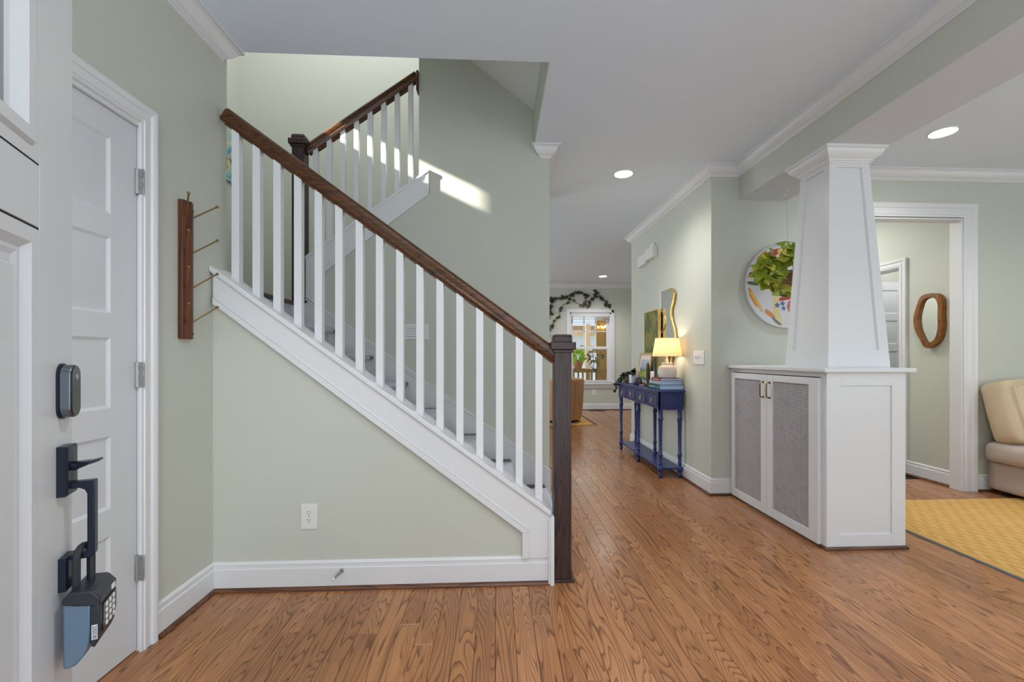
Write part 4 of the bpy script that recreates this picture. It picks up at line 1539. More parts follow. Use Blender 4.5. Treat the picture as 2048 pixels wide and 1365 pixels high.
# ------------------------------------------------------------------ leaves
def leaf_mesh(name, L, W, fold, droop, m):
    """heart shaped leaf, stem end at origin, grows along +x, faces +z"""
    out = [(0.0, 0.0), (-0.06, 0.22), (0.05, 0.42), (0.25, 0.50), (0.5, 0.40), (0.75, 0.22), (1.0, 0.0)]
    mb = MB()
    n = len(out)
    mid = [(max(x_, 0) * L, 0, -droop * L * max(x_, 0) ** 2) for x_, _ in out]
    lf = [(x_ * L, y_ * W, fold * y_ * W - droop * L * max(x_, 0) ** 2) for x_, y_ in out]
    rt = [(x_ * L, -y_ * W, fold * y_ * W - droop * L * max(x_, 0) ** 2) for x_, y_ in out]
    vs_ = mid + lf + rt
    fs = []
    for i in range(n - 1):
        fs.append((i, i + 1, n + i + 1, n + i))
        fs.append((i, 2 * n + i, 2 * n + i + 1, i + 1))
    mb.add(vs_, fs)
    # a back skin gives the leaf its own thickness
    vs2 = [(v[0], v[1], v[2] - 0.0008) for v in vs_]
    mb.add(vs2, [f[::-1] for f in fs])
    me = bpy.data.meshes.new(name)
    me.from_pydata(mb.v, [], mb.f)
    me.materials.append(m)
    me.polygons.foreach_set('use_smooth', [True] * len(me.polygons))
    return me


def orient(loc, direction, normal):
    d = Vector(direction).normalized()
    nn = Vector(normal)
    nn = (nn - d * nn.dot(d)).normalized()
    y = nn.cross(d)
    return Matrix(((d.x, y.x, nn.x, loc[0]), (d.y, y.y, nn.y, loc[1]), (d.z, y.z, nn.z, loc[2]), (0, 0, 0, 1)))


# ------------------------------------------------------------------ hanging basket plant
HB = Vector((2.249, 3.250, 1.735))
hang = thing('hanging_pothos', 'hanging pothos in a woven basket in front of the round tray', 'plant', HB)
mb = MB()
mb.tube([(2.249, 3.262, BZ), (2.249, 3.262, BZ - 0.02)], 0.004, 8)
mb.lathe([(0.014, 0), (0.014, -0.004), (0.005, -0.008)], (2.249, 3.262, BZ), 12)
pts = [(2.249, 3.262, BZ - 0.02)] + [(2.249 + 0.020 * sin(a_) * 1.0, 3.262, BZ - 0.045 + 0.022 * cos(a_)) for a_ in [0.4 + i * 0.38 for i in range(13)]]
mb.tube(pts, 0.0035, 8)
o = part('ceiling_hook', mb, M_PLASTIC)
tag(o, 'small white swag hook screwed under the beam above the hanging plant', 'hook')
mb = MB()
mb.tube([(2.249, 3.262, BZ - 0.064), (2.249, 3.26, 2.25), (2.249, 3.255, 2.06), (HB.x, HB.y, 2.00)], 0.0012, 5)
for a_ in (0.4, 2.5, 4.6):
    mb.tube([(HB.x, HB.y, 2.0), (HB.x + 0.115 * cos(a_), HB.y + 0.115 * sin(a_), HB.z + 0.06)], 0.0012, 5)
part('hanging_wire', mb, M_STEEL, hang)
part('wire_clip', MB().box(HB.x - 0.035, HB.x + 0.012, HB.y - 0.003, HB.y + 0.003, 1.985, 2.0), M_STEM, hang, 0.002)
mb = MB().lathe([(0.094, -0.070), (0.104, -0.02), (0.110, 0.065), (0.102, 0.065), (0.090, -0.06)], HB, 28)
part('woven_basket', mb, blotch_mat('split_reed', [srgb(92, 64, 42), srgb(150, 112, 80), srgb(176, 142, 108)], 10, (1, 1, 14), 0.8, 0.2), hang)
for k in range(9):
    mb = MB().tube([(HB.x + (0.096 + 0.014 * (k + .5) / 9 + 0.004) * cos(2 * pi * j / 26), HB.y + (0.096 + 0.014 * (k + .5) / 9 + 0.004) * sin(2 * pi * j / 26), HB.z - 0.066 + k * 0.0155) for j in range(27)], 0.0042, 6)
    part('reed_band', mb, mat('reed_%d' % k, srgb(158 - 12 * (k % 3), 120 - 12 * (k % 3), 86 - 10 * (k % 3)), 0.8), hang)
leaves = [leaf_mesh('leaf', 0.10, 0.095, 0.25, 0.25, M_LEAF), leaf_mesh('leaf', 0.090, 0.080, 0.35, 0.1, M_LEAFY), leaf_mesh('leaf', 0.115, 0.09, 0.15, 0.35, M_LEAF)]
rl = random.Random(21)
vines = [[(-0.03, -0.03, 0.07), (-0.14, -0.08, 0.15), (-0.25, -0.10, 0.11), (-0.29, -0.11, 0.03)],
         [(-0.06, -0.05, 0.07), (-0.17, -0.11, 0.06), (-0.21, -0.12, -0.02), (-0.20, -0.12, -0.10)],
         [(-0.03, -0.02, 0.07), (-0.09, -0.04, 0.17), (-0.17, -0.06, 0.19), (-0.23, -0.07, 0.15)],
         [(0.02, -0.03, 0.07), (0.0, -0.06, 0.17), (-0.05, -0.08, 0.21), (-0.08, -0.08, 0.18)],
         [(0.04, -0.05, 0.07), (0.08, -0.08, 0.16), (0.14, -0.09, 0.14), (0.18, -0.08, 0.08)],
         [(-0.06, -0.05, 0.07), (-0.16, -0.11, 0.07), (-0.25, -0.12, 0.0), (-0.27, -0.13, -0.06)],
         [(-0.08, -0.06, 0.06), (-0.14, -0.11, 0.02), (-0.16, -0.12, -0.06), (-0.13, -0.13, -0.12)],
         [(-0.02, 0.0, 0.07), (0.0, -0.04, 0.17), (0.02, -0.05, 0.23), (-0.01, -0.06, 0.24)],
         [(-0.05, -0.02, 0.07), (-0.12, -0.05, 0.13), (-0.18, -0.08, 0.10), (-0.22, -0.10, 0.07)]]
for vn in vines:
    P_ = [HB + Vector(v) for v in vn]
    fine = []
    for i in range(13):
        t = i / 12
        q = ((1 - t) ** 3) * P_[0] + 3 * t * (1 - t) ** 2 * P_[1] + 3 * t * t * (1 - t) * P_[2] + t ** 3 * P_[3]
        fine.append(q)
    part('stem', MB().tube(fine, 0.0022, 5), M_STEM, hang)
    for i in range(4, 13, 2):
        for _ in range(1 if i < 6 else 2):
            o = bpy.data.objects.new('leaf', rl.choice(leaves))
            COL.objects.link(o)
            d_ = Vector((rl.uniform(-1, 0.6), rl.uniform(-0.8, 0.2), rl.uniform(-0.9, 0.5)))
            nrm_ = Vector((rl.uniform(-0.4, 0.4), -1, rl.uniform(0.2, 1.0)))
            s_ = rl.uniform(0.75, 1.15)
            o.parent = hang
            o.matrix_parent_inverse = ROOT_M[hang.name].inverted()
            o.matrix_world = orient(fine[i], d_, nrm_) @ Matrix.Scale(s_, 4)
            o.matrix_basis = orient(fine[i], d_, nrm_) @ Matrix.Scale(s_, 4)

# ------------------------------------------------------------------ sofa, cushion, rug, wood mirror
rug = part('woven_rug', MB().box(2.70, 5.4, 0.6, 3.300, 0.001, 0.012), [M_RUG], None, 0.002)
tag(rug, 'golden woven rug on the floor beside the cane cabinet', 'rug')
mb = MB().box(2.690, 2.703, 0.6, 3.303, 0.0005, 0.010)
part('rug_binding', mb, M_RUGEDGE, rug, label='grey bound edge')


def soft_box(x0, x1, y0, y1, z0, z1, r, n=10, puff=0.02):
    """rounded, slightly puffed cushion"""
    mb = MB()
    cx_, cy_, cz_ = (x0 + x1) / 2, (y0 + y1) / 2, (z0 + z1) / 2
    hx, hy_, hz = (x1 - x0) / 2, (y1 - y0) / 2, (z1 - z0) / 2
    def pt(u_, v_, w_):
        q = Vector((u_ * hx, v_ * hy_, w_ * hz))
        c = Vector((max(-hx + r, min(hx - r, q.x)), max(-hy_ + r, min(hy_ - r, q.y)), max(-hz + r, min(hz - r, q.z))))
        dlt = q - c
        if dlt.length > 1e-9:
            q = c + dlt.normalized() * r
        bulge = (1 - u_ * u_) * (1 - v_ * v_)
        q.z += (1 if w_ > 0 else -1) * puff * bulge * (abs(w_) > 0.5)
        bx = (1 - v_ * v_) * (1 - w_ * w_)
        q.x += (1 if u_ > 0 else -1) * puff * bx * (abs(u_) > 0.9)
        by = (1 - u_ * u_) * (1 - w_ * w_)
        q.y += (1 if v_ > 0 else -1) * puff * by * (abs(v_) > 0.9)
        return (q.x + cx_, q.y + cy_, q.z + cz_)
    g = [-1 + 2 * i / n for i in range(n + 1)]
    g = [math.copysign(abs(t) ** 0.7, t) for t in g]
    for ax in range(3):
        for sgn in (-1, 1):
            vs_ = []
            for a_ in g:
                for b2 in g:
                    vs_.append(pt(sgn, a_, b2) if ax == 0 else pt(a_, sgn, b2) if ax == 1 else pt(a_, b2, sgn))
            m_ = n + 1
            mb.add(vs_, [(i * m_ + j, i * m_ + j + 1, (i + 1) * m_ + j + 1, (i + 1) * m_ + j) for i in range(n) for j in range(n)])
    return mb


def weld(me, d=0.0005):
    bm = bmesh.new()
    bm.from_mesh(me)
    bmesh.ops.remove_doubles(bm, verts=bm.verts, dist=d)
    bmesh.ops.recalc_face_normals(bm, faces=bm.faces)
    bm.to_mesh(me)
    bm.free()
    return me


sofa = thing('armless_sofa', 'oatmeal armless sofa against the wall right of the cased doorway', 'sofa', (4.9, 3.1, 0))
part('base', weld(soft_box(4.14, 5.9, 2.62, 3.485, 0.035, 0.28, 0.03, 8, 0.004).mesh('base', [M_SOFA])), M_SOFA, sofa)
part('seat_cushion', weld(soft_box(4.085, 5.9, 2.58, 3.48, 0.262, 0.455, 0.07, 12, 0.022).mesh('seat_cushion', [M_SOFA])), M_SOFA, sofa)
mb = soft_box(4.10, 4.95, -0.11, 0.11, 0, 0.50, 0.05, 12, 0.03)
tilt = Matrix.Translation((0, 3.30, 0.452)) @ Matrix.Rotation(radians(-14), 4, 'X')
mb.xf = lambda v: tuple(tilt @ Vector(v))
cu = part('back_cushion', weld(mb.mesh('back_cushion', [M_CUSH])), M_CUSH, sofa)
loop = [(4.145, -0.125, 0.05), (4.135, -0.125, 0.45), (4.20, -0.125, 0.485), (4.90, -0.125, 0.485), (4.915, -0.125, 0.05)]
mb = MB(lambda v: tuple(tilt @ Vector(v)))
mb.tube(loop, 0.004, 6)
part('piping', mb, M_CUSH, cu)
for lx in (4.22, 5.8):
    for ly in (2.72, 3.40):
        part('leg', MB().lathe([(0.022, 0), (0.026, 0.03)], (lx, ly, 0.0125 if ly < 3 else 0.0), 12), M_BLACK, sofa)

wm = thing('live_edge_mirror', 'small wavy live-edge wood mirror on the side passage wall', 'mirror', (CX, 3.83, 1.49))
mc, n = (3.808, 1.492), 64


def wob(a_, k):
    return 1 + 0.050 * sin(3 * a_ + 1.0) + 0.040 * sin(5 * a_ + 2.2) * k + 0.008 * sin(8 * a_)


outer = [(mc[0] + 0.133 * wob(a_, 1) * cos(a_) * (1 + 0.12 * sin(a_) ** 2), mc[1] + 0.250 * wob(a_, 1) * sin(a_)) for a_ in [2 * pi * i / n for i in range(n)]]
inner = [(mc[0] + 0.094 * wob(a_, 0.7) * cos(a_) * (1 + 0.2 * sin(a_) ** 2), mc[1] + 0.210 * wob(a_, 0.7) * sin(a_)) for a_ in [2 * pi * i / n for i in range(n)]]
mb = MB()
xa, xb = CX - 0.046, CX - 0.001
vs_ = [(xa, p[0], p[1]) for p in outer] + [(xa - 0.004, p[0], p[1]) for p in inner] + [(xb, p[0], p[1]) for p in outer] + [(xb - 0.022, p[0], p[1]) for p in inner]
fs = []
for i in range(n):
    j = (i + 1) % n
    fs += [(i, j, n + j, n + i), (i, 2 * n + i, 2 * n + j, j), (n + i, n + j, 3 * n + j, 3 * n + i), (2 * n + i, 3 * n + i, 3 * n + j, 2 * n + j)]
mb.add(vs_, fs)
part('wood_frame', mb, M_MIRW, wm, sharp=50)
mb = MB().prism([(mc[0] + (p[0] - mc[0]) * 1.06, mc[1] + (p[1] - mc[1]) * 1.03) for p in inner], 'x', CX - 0.026, CX - 0.020)
part('mirror_glass', mb, M_MIRROR, wm)

# ------------------------------------------------------------------ console table
con = thing('console_table', 'navy blue console table with turned legs against the hall wall', 'console table', (1.65, 4.68, 0))
KX0, KX1, KD0, KD1 = 1.530, 1.762, 4.020, 5.360
part('table_top', MB().box(1.500, 1.772, 3.985, 5.395, 0.815, 0.838), M_NAVY, con, 0.006, 3)
mb = MB()
mb.box(KX0 + 0.012, KX1, KD0 + 0.012, KD1 - 0.012, 0.66, 0.815)
part('apron_box', mb, M_NAVY, con)
for yy in (KD0, KD1 - 0.014):      # end panels with raised frame and curved lower edge
    s_ = -1 if yy == KD0 else 1
    y0_, y1_ = (KD0, KD0 + 0.014) if s_ < 0 else (KD1 - 0.014, KD1)
    lower = [(KX0 + (KX1 - KX0) * t, 0.646 + 0.012 * (sin(pi * t) ** 2) * (0 if 0.3 < t < 0.7 else 1)) for t in [i / 12 for i in range(13)]]
    part('end_panel', MB().prism(lower + [(KX1, 0.815), (KX0, 0.815)], 'y', y0_, y1_), M_NAVY, con)
    yo = y0_ - 0.006 if s_ < 0 else y1_
    mb = MB()
    mb.box(KX0 + 0.042, KX1 - 0.042, yo, yo + 0.006, 0.668, 0.680)
    mb.box(KX0 + 0.042, KX1 - 0.042, yo, yo + 0.006, 0.782, 0.794)
    mb.box(KX0 + 0.042, KX0 + 0.054, yo, yo + 0.006, 0.680, 0.782)
    mb.box(KX1 - 0.054, KX1 - 0.042, yo, yo + 0.006, 0.680, 0.782)
    part('panel_molding', mb, M_NAVY, con, 0.002)
mb = MB()
mb.box(KX0, KX0 + 0.014, KD0, KD1, 0.795, 0.815)
lower = []
for i in range(49):
    t = i / 48
    lower.append((KD0 + (KD1 - KD0) * t, 0.650 + 0.010 * abs(sin(2 * pi * t))))
mb.prism(lower + [(KD1, 0.672), (KD0, 0.672)], 'x', KX0, KX0 + 0.014)
part('front_rail', mb, M_NAVY, con)
segs = [(4.055, 4.33), (4.375, 4.665), (4.715, 5.005), (5.05, 5.325)]
edges = [KD0] + [v for s_ in segs for v in s_] + [KD1]
for i in range(0, len(edges), 2):
    part('drawer_divider', MB().box(KX0, KX0 + 0.014, edges[i], edges[i + 1], 0.672, 0.795), M_NAVY, con)
for a_, b2 in segs:
    mb = MB()
    mb.box(KX0 - 0.004, KX0 + 0.012, a_ + 0.003, b2 - 0.003, 0.675, 0.792)
    dw = part('drawer', mb, M_NAVY, con, 0.002)
    mb = MB()
    xo = KX0 - 0.007
    mb.box(xo, xo + 0.004, a_ + 0.010, b2 - 0.010, 0.682, 0.690)
    mb.box(xo, xo + 0.004, a_ + 0.010, b2 - 0.010, 0.777, 0.785)
    mb.box(xo, xo + 0.004, a_ + 0.010, a_ + 0.018, 0.690, 0.777)
    mb.box(xo, xo + 0.004, b2 - 0.018, b2 - 0.010, 0.690, 0.777)
    part('drawer_molding', mb, M_NAVY, dw, 0.0015)
    ym = (a_ + b2) / 2
    mb = MB()
    mb.lathe([(0.010, 0), (0.010, -0.004), (0.004, -0.010)], (KX0 - 0.004, ym, 0.738), 12, ax='x')
    ring = [(KX0 - 0.013, ym + 0.016 * sin(t), 0.722 + 0.017 * cos(t)) for t in [2 * pi * i / 16 for i in range(17)]]
    mb.tube(ring, 0.0024, 6, cap=False)
    part('ring_pull', mb, M_GOLD, dw, label='gold ring pull')
LEGP = [(0.010, 0.0), (0.016, 0.010), (0.020, 0.028), (0.017, 0.045), (0.013, 0.052), (0.020, 0.058), (0.026, 0.066), (0.027, 0.100), (0.020, 0.112), (0.016, 0.124), (0.021, 0.140), (0.016, 0.148), (0.016, 0.200), (0.021, 0.212), (0.022, 0.222), (0.016, 0.232),
        (0.0165, 0.40), (0.019, 0.520), (0.020, 0.545), (0.026, 0.556), (0.026, 0.566), (0.020, 0.576), (0.021, 0.640), (0.024, 0.652)]
leg_me = MB().lathe(LEGP, (0, 0, 0), 18).mesh('leg', [M_NAVY], 40)
for lx, ly in ((1.554, 4.046), (1.740, 4.046), (1.554, 4.690), (1.740, 4.690), (1.554, 5.336), (1.740, 5.336)):
    o = bpy.data.objects.new('leg', leg_me)
    COL.objects.link(o)
    o.parent = con
    o.matrix_parent_inverse = ROOT_M[con.name].inverted()
    o.location = (lx, ly, 0)
    ROOT_M[o.name] = Matrix()
part('lower_shelf', MB().box(1.545, 1.752, 4.035, 5.345, 0.082, 0.100), M_NAVY, con, 0.003)

# things on the console
TT = 0.838


def book(name, label, x0, x1, d0, d1, z0, z1, cover, page):
    t = thing(name, label, 'book', ((x0 + x1) / 2, (d0 + d1) / 2, z0), group='books stacked under the lamp')
    mb = MB()
    mb.box(x0, x1, d0, d1, z0, z0 + 0.003)
    mb.box(x0, x1, d0, d1, z1 - 0.003, z1)
    mb.box(x0, x0 + 0.004, d0, d1, z0, z1)
    part('cover', mb, cover, t, 0.001)
    part('pages', MB().box(x0 + 0.004, x1 - 0.004, d0 + 0.004, d1 - 0.004, z0 + 0.003, z1 - 0.003), page, t)
    return t


M_PAGE = mat('pale_pages', srgb(166, 190, 222), 0.8)
bk = book('book', 'thick teal book at the bottom of the stack under the lamp', 1.538, 1.772, 4.03, 4.345, TT + 0.0005, TT + 0.046, mat('teal_cloth', srgb(28, 82, 88), 0.6), M_PAGE)
mb = MB()
mb.box(1.5374, 1.5382, 4.14, 4.30, TT + 0.021, TT + 0.025)
mb.box(1.5374, 1.5382, 4.06, 4.08, TT + 0.019, TT + 0.025)
part('spine_print', mb, M_LABELW, bk)
book('book', 'grey book in the middle of the stack under the lamp', 1.548, 1.768, 4.045, 4.335, TT + 0.0465, TT + 0.082, mat('grey_cloth', srgb(158, 166, 176), 0.6), M_PAGE)
bk = book('book', 'slim red book lying on top of the stack under the lamp', 1.556, 1.756, 4.05, 4.29, TT + 0.0825, TT + 0.108, mat('red_cloth', srgb(140, 48, 44), 0.55), M_PAGE)
part('spine_print', MB().box(1.5554, 1.5562, 4.10, 4.24, TT + 0.092, TT + 0.096), M_LABELW, bk)

LB = Vector((1.650, 4.125, TT + 0.108))
lamp = thing('table_lamp', 'lit white ceramic table lamp with cream shade on the book stack', 'lamp', LB)
LP = [(0.060, 0.0), (0.075, 0.004), (0.088, 0.040), (0.089, 0.070), (0.082, 0.098), (0.066, 0.118), (0.052, 0.126), (0.050, 0.130), (0.053, 0.134), (0.053, 0.146), (0.046, 0.148), (0.0, 0.148)]
part('ceramic_base', MB().lathe(LP, LB, 32), M_CERAMIC, lamp)
part('neck', MB().lathe([(0.014, 0.146), (0.014, 0.185), (0.008, 0.187), (0.008, 0.230)], LB, 14), mat('lamp_socket', srgb(226, 208, 180), 0.4), lamp)
sh = MB().lathe([(0.137, 0.208), (0.110, 0.382)], LB, 40, cap=False)
part('lamp_shade', sh, M_SHADE, lamp)
mb = MB()
for r_, h_ in ((0.137, 0.208), (0.110, 0.382)):
    mb.tube([(LB.x + r_ * cos(2 * pi * i / 40), LB.y + r_ * sin(2 * pi * i / 40), LB.z + h_) for i in range(41)], 0.0018, 5, cap=False)
part('shade_rim', mb, mat('shade_trim', srgb(206, 186, 150), 0.7), lamp)
part('bulb', MB().ball(LB + Vector((0, 0, 0.275)), 0.026, 12, sc=(1, 1, 1.25)), emit('bulb_glow', (1, 0.78, 0.5, 1), 6), lamp)
pl = bpy.data.lights.new('lamp_light', 'POINT')
pl.energy, pl.color, pl.shadow_soft_size = 2.0, (1, 0.84, 0.62), 0.03
po = bpy.data.objects.new('lamp_light', pl)
po.location = LB + Vector((0, 0, 0.30))
COL.objects.link(po)
po.parent = lamp
po.matrix_parent_inverse = ROOT_M[lamp.name].inverted()

# wavy gold mirror
gm = thing('wavy_gold_mirror', 'tall wavy mirror with gold frame on the wall behind the lamp', 'mirror', (XH, 4.38, 0.84))
prof = []
ry = []
for i in range(41):
    t = i / 40
    z = 0.86 + 0.98 * t
    y = 4.255 - 0.055 * sin(2 * pi * (z - 1.46) / 0.50 + pi) * 1.0
    ry.append((y, z))
edge = [p for p in ry if p[1] < 1.76]
topc = [(4.225, 1.78), (4.25, 1.80), (4.29, 1.822), (4.34, 1.838), (4.42, 1.846), (4.574, 1.846)]
poly = [(4.574, 0.86)] + edge + topc
part('mirror_glass', MB().prism(poly, 'x', XH - 0.022, XH - 0.006), M_MIRROR, gm)
fr = [Vector((XH - 0.02, p[0] - 0.008, p[1])) for p in edge + topc[:4]]
part('gold_frame', MB().tube(fr, 0.013, 8), M_GOLD, gm)
part('far_frame', MB().tube([(XH - 0.024, 4.57, 1.653), (XH - 0.024, 4.50, 1.61), (XH - 0.024, 4.452, 1.545), (XH - 0.024, 4.45, 1.50), (XH - 0.024, 4.49, 1.44), (XH - 0.024, 4.57, 1.40)], 0.008, 6), M_GOLD, gm)
part('back_edge', MB().box(XH - 0.022, XH - 0.001, 4.574, 4.60, 0.86, 1.846), M_PLASTIC, gm)

# green painting leaning on the wall
gp = thing('green_painting', 'tall green abstract painting in thin gold frame leaning behind the lamp', 'painting', (1.75, 4.77, TT))
mb = MB()
x0_, x1_ = 1.722, 1.752
y0_, y1_, z0_, z1_ = 4.545, 4.985, TT + 0.001, 1.662
for (ya, yb, za, zb_) in ((y0_, y0_ + 0.012, z0_, z1_), (y1_ - 0.012, y1_, z0_, z1_), (y0_ + .012, y1_ - .012, z0_, z0_ + 0.012), (y0_ + .012, y1_ - .012, z1_ - 0.012, z1_)):
    mb.box(x0_, x1_, ya, yb, za, zb_)
part('frame', mb, M_GOLD, gp, 0.001)
part('canvas', MB().box(x0_ + 0.006, x1_ - 0.004, y0_ + 0.012, y1_ - 0.012, z0_ + 0.012, z1_ - 0.012), blotch_mat('green_paint', [srgb(52, 66, 30), srgb(88, 98, 34), srgb(66, 90, 48), srgb(140, 130, 60), srgb(60, 78, 40)], 4.5, (1, 1, 0.6), 0.6, 1.6), gp)
# small landscape
sp = thing('small_landscape', 'small gold framed landscape print standing on the console', 'painting', (1.69, 4.83, TT))
lean = Matrix.Translation((1.658, 0, TT + 0.002)) @ Matrix.Rotation(radians(9), 4, 'Y')
yy0, yy1, zz1 = 4.655, 5.035, 0.355
mb = MB(lambda v: tuple(lean @ Vector(v)))
for (ya, yb, za, zb_) in ((yy0, yy0 + 0.02, 0, zz1), (yy1 - 0.02, yy1, 0, zz1), (yy0 + .02, yy1 - .02, 0, 0.02), (yy0 + .02, yy1 - .02, zz1 - 0.02, zz1)):
    mb.box(-0.02, 0, ya, yb, za, zb_)
part('frame', mb, M_GOLD, sp, 0.001)
mb = MB(lambda v: tuple(lean @ Vector(v))).box(-0.012, -0.004, yy0 + .02, yy1 - .02, .02, zz1 - .02)
part('paper_mat', mb, mat('mat_board', srgb(226, 214, 204), 0.8), sp)


def landscape_mat():
    m = bpy.data.materials.new('landscape_print')
    m.use_nodes = True
    nt = m.node_tree
    p = nt.nodes['Principled BSDF']
    p.inputs['Roughness'].default_value = 0.6
    tc = nt.nodes.new('ShaderNodeTexCoord')
    n = nt.nodes.new('ShaderNodeTexNoise')
    n.inputs['Scale'].default_value = 14
    s = nt.nodes.new('ShaderNodeSeparateXYZ')
    nt.links.new(tc.outputs['Generated'], s.inputs[0])
    nt.links.new(tc.outputs['Object'], n.inputs['Vector'])
    a_ = nt.nodes.new('ShaderNodeMath')
    a_.operation = 'MULTIPLY_ADD'
    a_.inputs[1].default_value = 0.22
    nt.links.new(n.outputs['Fac'], a_.inputs[0])
    nt.links.new(s.outputs[2], a_.inputs[2])
    rp = nt.nodes.new('ShaderNodeValToRGB')
    stops = [(0.10, srgb(120, 160, 170)), (0.22, srgb(60, 96, 84)), (0.32, srgb(170, 168, 70)), (0.50, srgb(186, 182, 84)), (0.60, srgb(96, 130, 96)), (0.72, srgb(150, 164, 184)), (1.0, srgb(170, 180, 198))]
    rp.color_ramp.elements[0].position, rp.color_ramp.elements[0].color = stops[0]
    rp.color_ramp.elements[1].position, rp.color_ramp.elements[1].color = stops[-1]
    for q, c in stops[1:-1]:
        rp.color_ramp.elements.new(q).color = c
    nt.links.new(a_.outputs[0], rp.inputs[0])
    nt.links.new(rp.outputs[0], p.inputs['Base Color'])
    return m


mb = MB(lambda v: tuple(lean @ Vector(v))).box(-0.0135, -0.011, yy0 + .055, yy1 - .055, .05, zz1 - .075)
part('print', mb, landscape_mat(), sp)
# second small frame just behind the lamp
s2 = thing('narrow_frame', 'narrow pale gold picture frame standing behind the lamp base', 'picture', (1.74, 4.38, TT))
mb = MB()
for (ya, yb, za, zb_) in ((4.36, 4.37, TT + .001, 1.20), (4.475, 4.485, TT + .001, 1.20), (4.37, 4.475, TT + .001, TT + .012), (4.37, 4.475, 1.19, 1.20)):
    mb.box(1.712, 1.728, ya, yb, za, zb_)
part('frame', mb, M_GOLD, s2)
part('print', MB().box(1.716, 1.724, 4.37, 4.475, TT + .012, 1.19), mat('greyed_print', srgb(150, 146, 138), 0.6), s2)

o = part('dark_feather_figure', MB().lathe([(0.006, 0), (0.012, 0.02), (0.020, 0.09), (0.021, 0.15), (0.016, 0.22), (0.006, 0.25), (0.0, 0.255)], (1.60, 4.515, TT + 0.0005), 14), mat('dark_olive_stone', srgb(50, 48, 40), 0.5))
tag(o, 'slender dark upright ornament before the small landscape print', 'ornament')
o = thing('green_taper_candle', 'tall dark green taper candle in blue holder behind the books', 'candle', (1.645, 4.46, TT))
part('taper', MB().lathe([(0.013, 0.05), (0.012, 0.30), (0.004, 0.31)], (1.645, 4.46, TT), 14), mat('green_wax', srgb(70, 84, 72), 0.5), o)
part('holder', MB().lathe([(0.034, 0.0005), (0.034, 0.012), (0.018, 0.02), (0.016, 0.12), (0.022, 0.16), (0.022, 0.17)], (1.645, 4.46, TT), 16), mat('blue_holder', srgb(52, 72, 120), 0.4), o)
o = thing('white_pillar_candle', 'short white pillar candle beside the lamp base', 'candle', (1.600, 4.385, TT))
part('wax', MB().lathe([(0.019, 0.0005), (0.020, 0.004), (0.020, 0.160), (0.017, 0.163), (0.004, 0.160)], (1.600, 4.385, TT), 18), mat('white_wax', srgb(226, 222, 224), 0.4), o)
part('wick', MB().tube([(1.600, 4.385, TT + 0.16), (1.601, 4.386, TT + 0.170)], 0.001, 5), M_BLACK, o)
# dark geode
rg = random.Random(5)
mb = MB().ball((1.590, 4.80, TT + 0.036), 0.056, 12, sc=(0.8, 1.25, 0.78))
mb.v = [(v[0] + rg.uniform(-.007, .007), v[1] + rg.uniform(-.012, .012), max(TT + 0.001, v[2] + rg.uniform(-.008, .008)) if v[2] < TT + 0.085 else v[2]) for v in mb.v]
o = part('amethyst_rock', mb, mat('dark_plum_rock', srgb(62, 44, 62), 0.5, vary=0.3, vscale=30), sharp=10)
tag(o, 'dark plum rock chunk on the console beside the white ivy pot', 'rock')
o = thing('flat_red_book', 'thin dark red book lying flat on the console behind the rock', 'book', (1.62, 4.62, TT))
part('cover', MB().box(1.575, 1.655, 4.56, 4.72, TT + 0.0005, TT + 0.012), mat('maroon_cloth', srgb(110, 36, 38), 0.6), o, 0.001)
part('pages', MB().box(1.574, 1.653, 4.562, 4.718, TT + 0.003, TT + 0.009), M_PAGE, o)
# ivy pot
ip = thing('trailing_ivy', 'trailing ivy in patterned white pot on the far end of the console', 'plant', (1.62, 5.04, TT))
part('pot', MB().lathe([(0.045, 0.0005), (0.058, 0.01), (0.064, 0.10), (0.060, 0.102), (0.052, 0.09)], (1.62, 5.03, TT), 20), mat('white_pot', srgb(206, 212, 224), 0.4, vary=0.15, vscale=40), ip)
part('woven_ball', MB().ball((1.585, 5.23, TT + 0.052), 0.052, 14, sc=(1, 1.1, 1)), blotch_mat('rattan', [srgb(110, 92, 60), srgb(180, 160, 116)], 40), ip)
ivy_leaf = leaf_mesh('leaf', 0.042, 0.040, 0.3, 0.2, M_IVY)
rv = random.Random(11)
for st_ in ([(1.60, 5.05, .10), (1.57, 5.18, .15), (1.55, 5.34, .08), (1.51, 5.42, -0.10)], [(1.61, 5.06, .10), (1.60, 5.20, .12), (1.58, 5.38, .04), (1.50, 5.44, -0.04)], [(1.62, 5.03, .10), (1.60, 5.00, .17), (1.58, 4.92, .17), (1.57, 4.88, .12)],
            [(1.60, 5.02, .10), (1.56, 5.10, .16), (1.55, 5.24, .10), (1.49, 5.36, -0.12)]):
    P_ = [Vector((v[0], v[1], TT + v[2])) for v in st_]
    fine = []
    for i in range(15):
        t = i / 14
        fine.append(((1 - t) ** 3) * P_[0] + 3 * t * (1 - t) ** 2 * P_[1] + 3 * t * t * (1 - t) * P_[2] + t ** 3 * P_[3])
    part('stem', MB().tube(fine, 0.0018, 5), M_STEM, ip)
    for q in fine[1:]:
        for _ in range(2):
            o = bpy.data.objects.new('leaf', ivy_leaf)
            COL.objects.link(o)
            o.parent = ip
            o.matrix_parent_inverse = ROOT_M[ip.name].inverted()
            o.matrix_basis = orient(q, (rv.uniform(-1, .4), rv.uniform(-1, 1), rv.uniform(-.6, .6)), (rv.uniform(-.8, .1), rv.uniform(-1, .2), rv.uniform(.2, 1)))

